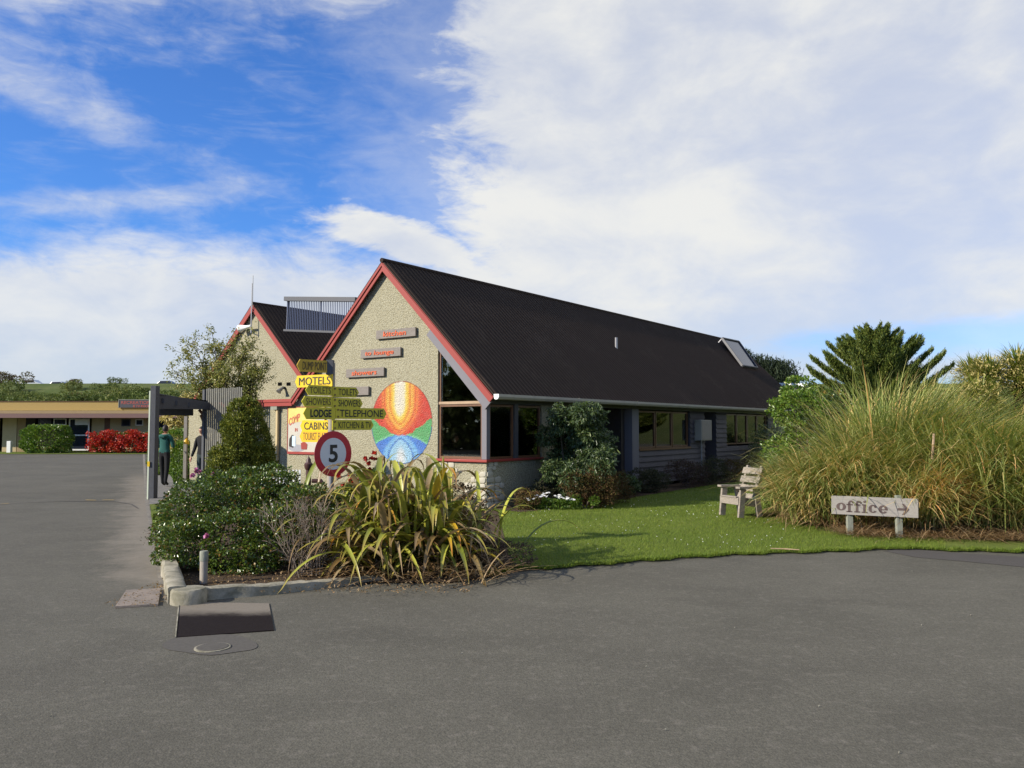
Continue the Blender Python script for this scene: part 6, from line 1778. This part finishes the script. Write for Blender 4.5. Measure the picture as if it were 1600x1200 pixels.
# 5 disc
dn = unit(np.array([.755, -.656, 0])); dxv = np.array([-dn[1], dn[0], 0]); dY = 10.75
dcn = D(520.3, 709, dY); rad = 35.2 / 1290 * dY
sp5 = thing('speed_sign', 'round red bordered white speed sign with a black 5 on a pole', 'sign', (dcn[0], dcn[1], 0))
def disc(name, r0, r1, off, m, par):
    mb = MB(); n = 48
    if r0 == 0: mb.prism([dcn + dn * off + r1 * (math.cos(a) * dxv + math.sin(a) * np.array([0, 0, 1])) for a in np.linspace(0, 2 * math.pi, n + 1)[:-1]], dn * .003)
    else:
        for i in range(n):
            a, b = 2 * math.pi * i / n, 2 * math.pi * (i + 1) / n
            f = lambda r_, q: dcn + dn * off + r_ * (math.cos(q) * dxv + math.sin(q) * np.array([0, 0, 1]))
            mb.prism([f(r0, a), f(r1, a), f(r1, b), f(r0, b)], dn * .003)
    return mb.build(name, m, par)
disc('back_plate', 0, rad, 0, M_STEEL, sp5); fc = disc('face', 0, rad * .70, .0045, M_SIGNWH, sp5); disc('red_border', rad * .70, rad, .0045, M_SIGNRED, sp5)
lettering('5', dcn - dxv * rad * .24 + [0, 0, -rad * .38] + dn * .010, dxv, (0, 0, 1), rad * .48, rad * .78, M_BLACK, sp5, bold=.025, name='numeral')
mb = MB(); mb.lathe((dcn[0] - dn[0] * .035, dcn[1] - dn[1] * .035, 0), [(.028, 0), (.028, dcn[2] + rad * .8)], 12); mb.build('pole', M_STEEL, sp5, smooth=True)

# brown hydrant-like ornament and white slatted bench behind the hedge
hy = D(482, 740, 13.2)
hd_ = thing('brown_pedestal', 'small brown fluted pedestal with a pointed cap left of the speed sign', 'ornament', (hy[0], hy[1], 0))
zt3 = D(482, 712, 13.2)[2]
M_HYD = painted('brown_red_metal', (.06, .025, .02), .5, .3)
mb = MB(); mb.lathe((hy[0], hy[1], 0), [(.06, 0), (.06, .1), (.045, .14), (.042, zt3 - .22)], 12); mb.build('shaft', M_HYD, hd_, smooth=True)
mb = MB(); mb.lathe((hy[0], hy[1], 0), [(.05, zt3 - .22), (.068, zt3 - .18), (.068, zt3 - .13), (.04, zt3 - .10), (.038, zt3 - .06), (.015, zt3 - .03), (.006, zt3)], 12); mb.build('cap', M_HYD, hd_, smooth=True)
mb = MB(); mb.tube([(hy[0] + .06, hy[1], zt3 - .4), (hy[0] + .2, hy[1], zt3 - .4), (hy[0] + .24, hy[1], zt3 - .46)], [.035, .035, .03], 10); mb.build('side_outlet', M_HYD, hd_, smooth=True)
bw = D(447, 748, 16.5)
wb = thing('white_bench', 'white slatted bench end showing between the shrubs by the wall', 'bench', (bw[0], bw[1], 0))
zt4 = D(447, 734, 16.5)[2]
for i in range(9):
    xx = bw[0] - .25 + i * .065; mb = MB(); mb.box((xx, bw[1], zt4 - .2), (.018, 0, 0), (0, .01, 0), (0, 0, .2)); mb.build('back_slat', M_WHITE, wb)
mb = MB(); mb.box((bw[0], bw[1] - .25, .42), (.3, 0, 0), (0, .22, 0), (0, 0, .015)); mb.build('seat', M_WHITE, wb)
for a in (-.27, .27):
    for b in (-.42, 0):
        mb = MB(); mb.box((bw[0] + a, bw[1] + b, .2), (.02, 0, 0), (0, .02, 0), (0, 0, .2)); mb.build('leg', M_WHITE, wb)

# ============================================================ people
def skin_body(verts, edges, radii, mats_fn, name, mats, parent, sub=2, root=0):
    me = bpy.data.meshes.new('t'); me.from_pydata([tuple(map(float, v)) for v in verts], edges, [])
    ob = bpy.data.objects.new('t', me); COL.objects.link(ob)
    sk = ob.modifiers.new('s', 'SKIN'); sk.use_smooth_shade = True
    for i, r_ in enumerate(radii):
        d = me.skin_vertices[0].data[i]; d.radius = (r_, r_) if not hasattr(r_, '__len__') else r_; d.use_root = (i == root)
    ss_ = ob.modifiers.new('u', 'SUBSURF'); ss_.levels = sub; ss_.render_levels = sub
    bpy.context.view_layer.update(); dg = bpy.context.evaluated_depsgraph_get()
    m2 = bpy.data.meshes.new_from_object(ob.evaluated_get(dg))
    V = np.array([v.co[:] for v in m2.vertices]); F = [tuple(p.vertices) for p in m2.polygons]
    mi = [mats_fn(V[list(f)].mean(0)) for f in F]
    bpy.data.objects.remove(ob); bpy.data.meshes.remove(me); bpy.data.meshes.remove(m2)
    return V, F, mi
M_SKIN = painted('skin', (.42, .22, .15), .5, .1, (.3, .15, .1))
def person(label, loc, face, H=1.72, top=(.02, .12, .10), legs=(.008, .008, .009), hair=(.02, .015, .012), stride=.14, arms='walk', seated=False):
    root = thing('person', label, 'person', tuple(loc), rotz=face)
    k = H / 1.72
    J = {}
    # facing +y locally
    if not seated:
        pts = {'pelvis': (0, 0, .95), 'waist': (0, .0, 1.08), 'chest': (0, .01, 1.28), 'neckb': (0, 0, 1.44), 'neck': (0, .01, 1.51),
               'hl': (-.09, 0, .92), 'hr': (.09, 0, .92), 'kl': (-.10, stride * .6, .50), 'kr': (.10, -stride * .3, .50), 'al': (-.10, stride, .09), 'ar': (.10, -stride, .12),
               'tl': (-.11, stride + .15, .035), 'tr': (.11, -stride + .13, .05)}
    else:
        pts = {'pelvis': (0, 0, .50), 'waist': (0, .02, .64), 'chest': (0, .05, .84), 'neckb': (0, .07, 1.0), 'neck': (0, .09, 1.07),
               'hl': (-.09, .03, .48), 'hr': (.09, .03, .48), 'kl': (-.12, .45, .50), 'kr': (.12, .45, .50), 'al': (-.12, .45, .09), 'ar': (.12, .45, .09), 'tl': (-.12, .60, .035), 'tr': (.12, .60, .035)}
    cz_ = pts['neckb'][2]; cy = pts['neckb'][1]
    pts['sl'] = (-.185, cy, cz_ - .045); pts['sr'] = (.185, cy, cz_ - .045)
    if arms == 'front':
        pts['el'] = (-.25, cy + .03, cz_ - .32); pts['er'] = (.25, cy + .03, cz_ - .32); pts['wl'] = (-.12, cy + .26, cz_ - .27); pts['wr'] = (.12, cy + .26, cz_ - .27)
    else:
        pts['el'] = (-.24, cy - .06, cz_ - .33); pts['er'] = (.24, cy + .04, cz_ - .33); pts['wl'] = (-.25, cy + .02, cz_ - .58); pts['wr'] = (.24, cy + .16, cz_ - .55)
    names = list(pts); idx = {n: i for i, n in enumerate(names)}
    E = [('pelvis', 'waist'), ('waist', 'chest'), ('chest', 'neckb'), ('neckb', 'neck'), ('pelvis', 'hl'), ('pelvis', 'hr'), ('hl', 'kl'), ('kl', 'al'), ('al', 'tl'), ('hr', 'kr'), ('kr', 'ar'), ('ar', 'tr'),
         ('neckb', 'sl'), ('neckb', 'sr'), ('sl', 'el'), ('el', 'wl'), ('sr', 'er'), ('er', 'wr')]
    rad_ = {'pelvis': (.15, .11), 'waist': (.145, .105), 'chest': (.165, .115), 'neckb': (.10, .085), 'neck': .052, 'hl': .095, 'hr': .095, 'kl': .068, 'kr': .068, 'al': .048, 'ar': .048, 'tl': .04, 'tr': .04,
            'sl': .068, 'sr': .068, 'el': .052, 'er': .052, 'wl': .036, 'wr': .036}
    V, F, mi = skin_body([pts[n] for n in names], [(idx[a], idx[b]) for a, b in E], [rad_[n] for n in names],
                         lambda c: (3 if c[2] < .085 else (1 if c[2] < pts['pelvis'][2] + .02 and (abs(c[0]) < .2) else (2 if c[2] > pts['neck'][2] - .02 else 0))), 'body', None, root)
    mt = [painted('hoodie_cloth', top, .9, .1), painted('trouser_cloth', legs, .9, .1), M_SKIN, M_BLACK]
    Mw = np.array(WM[root.name])
    def put(name, V, F, mats_, mi_=None, par=root):
        Vw = (V * k) @ Mw[:3, :3].T + Mw[:3, 3]; return mesh_obj(name, Vw, F, mats_, par, True, mi_)
    body = put('body', V, F, mt, mi)
    # head with a face
    hc_ = np.array([0, pts['neck'][1] + .02, pts['neck'][2] + .115])
    VV, FF = [], []; nu, nv = 20, 14
    for i in range(nv + 1):
        ph = math.pi * i / nv
        for j in range(nu):
            a = 2 * math.pi * j / nu; d = np.array([math.sin(ph) * math.cos(a), math.sin(ph) * math.sin(a), math.cos(ph)])
            r_ = np.array([.076, .095, .118]); p = d * r_
            if d[2] < 0: p[0] *= 1 + .25 * d[2]; p[1] *= 1 + .15 * d[2]
            if d[1] > .8: p[1] += .018 * math.exp(-((d[0] / .12) ** 2) - ((d[2] + .12) / .16) ** 2)   # nose
            if d[1] > .6: p[1] -= .010 * (math.exp(-(((abs(d[0]) - .35) / .14) ** 2) - ((d[2] - .06) / .10) ** 2))
            VV.append(hc_ + p)
    for i in range(nv):
        for j in range(nu): FF.append((i * nu + j, i * nu + (j + 1) % nu, (i + 1) * nu + (j + 1) % nu, (i + 1) * nu + j))
    head = put('head', np.array(VV), FF, [M_SKIN])
    mb = MB()
    for s_ in (-1, 1):
        mb.box(hc_ + [s_ * .032, .083, .008], (.011, 0, 0), (0, .004, 0), (0, 0, .006))
    put('eyes', np.array(mb.v), mb.f, [M_BLACK], par=root)
    mb = MB()
    for s_ in (-1, 1): mb.box(hc_ + [s_ * .078, -.005, -.005], (.008, 0, 0), (0, .018, .003), (0, 0, .028))
    put('ears', np.array(mb.v), mb.f, [M_SKIN], par=root)
    HV = [p for p in VV]; HV = np.array(HV); HF = []
    for f in FF:
        c = HV[list(f)].mean(0) - hc_
        if c[2] > .045 or (c[1] < .01 and c[2] > -.055): HF.append(f)
    HV = hc_ + (HV - hc_) * 1.09
    put('hair', HV, HF, [painted('hair', hair, .6, .1)])
    # hands, five fingers each
    for s_, wn, en in ((-1, 'wl', 'el'), (1, 'wr', 'er')):
        w_ = np.array(pts[wn]); d = unit(w_ - np.array(pts[en])); sv = unit(np.cross(d, [0, 0, 1.0]) + 1e-6); uv = np.cross(sv, d)
        vs = [w_, w_ + d * .05, w_ + d * .085]; ed = [(0, 1), (1, 2)]; rr = [.026, .034, .032]
        for q, (off, ln) in enumerate(((-.028, .060), (-.010, .072), (.009, .068), (.027, .052))):
            b = len(vs); r0 = w_ + d * .08 + sv * off
            vs += [r0 + d * .015, r0 + d * ln * .6 - uv * .008, r0 + d * ln - uv * .025]; rr += [.0095, .009, .007]; ed += [(2, b), (b, b + 1), (b + 1, b + 2)]
        b = len(vs); vs += [w_ + d * .045 - sv * .035 * -s_, w_ + d * .075 - sv * .055 * -s_]; rr += [.012, .009]; ed += [(1, b), (b, b + 1)]
        Vh, Fh, _ = skin_body(vs, ed, rr, lambda c: 0, 'hand', None, root, 1); put('hand', Vh, Fh, [M_SKIN])
    return root, pts, put
p1 = G(256, 762)
r1, pts1, put1 = person('person seen from behind in a teal hoodie and black trousers walking under the shelter', (p1[0], p1[1], .038), R(-8), 1.70, (.015, .085, .07), arms='front', stride=.10)
mb = MB(); mb.tube([(-.11, -.07, 1.44), (-.05, -.125, 1.42), (.05, -.125, 1.42), (.11, -.07, 1.44)], [.03, .055, .055, .03], 10); put1('hood', np.array(mb.v), mb.f, [painted('hood_cloth', (.015, .085, .07), .9, .1)])
p2_ = B(PT(316.5, 700, -.25)[0], -.25, 0)
r2, pts2, put2 = person('person in a black jacket mostly hidden behind the slatted screen', (p2_[0], p2_[1], .038), R(160), 1.66, (.008, .008, .009), (.03, .045, .045), arms='walk', stride=.03)
p3_ = B(PT(703, 700, 1.1)[0], 1.1, .0)
r3, _, _ = person('person seated at the table behind the corner window', (p3_[0], p3_[1], .30), R(-75), 1.66, (.05, .03, .03), (.03, .03, .035), (.16, .13, .11), arms='front', seated=True)
st = thing('dining_chair', 'dark chair under the seated person inside the corner room', 'chair', (p3_[0], p3_[1], .12))
mb = MB(); mb.box((p3_[0], p3_[1], .60), (.21, 0, 0), (0, .21, 0), (0, 0, .02)); mb.build('seat', M_BROWN, st)
for a in (-.18, .18):
    for b in (-.18, .18): mb = MB(); mb.box((p3_[0] + a, p3_[1] + b, .35), (.018, 0, 0), (0, .018, 0), (0, 0, .23)); mb.build('leg', M_BROWN, st)

# ============================================================ grass blades, daisies in the lawn, bits on the asphalt
def in_poly(P, poly):
    x, y = P[:, 0], P[:, 1]; ins = np.zeros(len(P), bool); n = len(poly)
    for i in range(n):
        x0, y0 = poly[i][0], poly[i][1]; x1, y1 = poly[(i + 1) % n][0], poly[(i + 1) % n][1]
        if y0 == y1: continue
        c = ((y0 > y) != (y1 > y)) & (x < (x1 - x0) * (y - y0) / (y1 - y0) + x0); ins ^= c
    return ins
g = np.random.default_rng(201)
n = 300000
Yp = 8.5 + 16 * g.uniform(0, 1, n) ** 1.5; Xp = Yp * g.uniform(-.06, .52, n)
P = np.stack([Xp, Yp, np.full(n, .01)], 1)
keep = in_poly(P, lawn_poly) & ~in_poly(P, bed_poly) & ~in_poly(P, side_bed); P = P[keep]
m_ = len(P)
V, Q, t = ribbons(P, g.uniform(0, 2 * math.pi, m_), g.uniform(.1, .8, m_), g.uniform(.5, 1.5, m_), g.uniform(.025, .055, m_), g.uniform(.006, .011, m_) * (P[:, 1] / 14), 1, 1, g=g)
o = fast_mesh('grass', V, Q, L_GRASS, None, t); tag(o, 'short mown lawn grass between the lodge and the car park', 'grass', kind='stuff')
# ragged longer grass along the front edge
n = 9000; k = g.uniform(0, 1, n); arr = np.array(lf); ii = (k * (len(arr) - 2)).astype(int); P = arr[ii] + (arr[ii + 1] - arr[ii]) * g.uniform(0, 1, (n, 1)); P[:, 1] += g.normal(.0, .035, n); P[:, 2] = .02
V, Q, t = ribbons(P, g.uniform(0, 6.28, n), g.uniform(.2, 1, n), g.uniform(.8, 1.8, n), g.uniform(.03, .09, n), g.uniform(.004, .008, n), 2, 1, g=g)
o = fast_mesh('edge_grass', V, Q, L_GRASS, None, t); tag(o, 'ragged longer grass along the lawn edge at the asphalt', 'grass', kind='stuff')
# left grass bits
n = 5000; pl = [G(u, v) for u, v in ((234, 790), (262, 790), (262, 860), (243, 858))]; P = np.stack([g.uniform(-6.8, -3, n * 4), g.uniform(8.5, 18.5, n * 4), np.full(n * 4, .04)], 1); P = P[in_poly(P, pl)]
V, Q, t = ribbons(P, g.uniform(0, 6.28, len(P)), g.uniform(.1, .8, len(P)), g.uniform(.5, 1.5, len(P)), g.uniform(.04, .10, len(P)), g.uniform(.006, .01, len(P)), 2, 1, g=g)
o = fast_mesh('edge_grass', V, Q, L_GRASS, None, t); tag(o, 'strip of grass between the road edge and the glossy shrub', 'grass', kind='stuff')
# daisies: small white heads
n = 520; Yd = g.uniform(11, 19, n); Xd = Yd * g.uniform(.0, .34, n)
cl = np.sin(Xd * 2.1 + 1) * np.sin(Yd * 1.7) + g.normal(0, .5, n); P = np.stack([Xd, Yd, np.full(n, .075)], 1)[cl > .25]
P = P[in_poly(P, lawn_poly) & ~in_poly(P, side_bed)]
V, Q, t = leaf_cloud(np.repeat(P, 3, 0), unit(g.normal(0, 1, (len(P) * 3, 3)) * [1, 1, .2]), .016, .012, 0, g, .05)
o = fast_mesh('lawn_daisies', V, Q, L_WHITEF, None, t); tag(o, 'tiny white daisies scattered through the mown lawn', 'flowers', kind='stuff')
# stick on the lawn
a, b = G(1204, 857, .06), G(1249, 859, .06); mb = MB(); mb.tube([a, (a + b) / 2 + [0, .02, .0], b], [.008, .009, .006], 6); o = mb.build('stick', M_BROWN_L); tag(o, 'pale straight stick lying on the lawn near the asphalt edge', 'stick')
# specks on the asphalt
mb = MB()
for (u, v) in ((162, 1068), (290, 1065), (722, 1022), (1440, 978), (1517, 962), (1425, 893), (1148, 982), (1010, 1043), (213, 962), (1180, 932), (1330, 935), (1405, 1178), (1040, 1142), (560, 905), (618, 1105), (930, 1070), (1280, 1105), (80, 1120)):
    p = G(u, v); s_ = rng.uniform(.002, .0045)
    mb.box((p[0], p[1], .008), (s_, .002, 0), (0, s_ * .8, .002), (0, 0, .003))
o = mb.build('litter_specks', M_CONC, fix=False); tag(o, 'tiny pale specks of grit scattered on the asphalt', 'grit', kind='stuff')
# leaf litter in the gutter and on the soil
n = 900; P = np.concatenate([np.stack([g.uniform(-3.9, -3.35, 300), g.uniform(7.9, 9.6, 300), np.full(300, .02)], 1), np.stack([g.uniform(-3.3, -.4, n), g.uniform(8.35, 9.7, n), np.full(n, .05)], 1)])
V, Q, t = leaf_cloud(P, unit(g.normal(0, 1, (len(P), 3)) * [1, 1, .15]), .035, .014, 0, g); o = fast_mesh('leaf_litter', V, Q, L_STRAW, None, t); tag(o, 'small dry leaves on the soil and in the gutter by the kerb', 'leaf litter', kind='stuff')
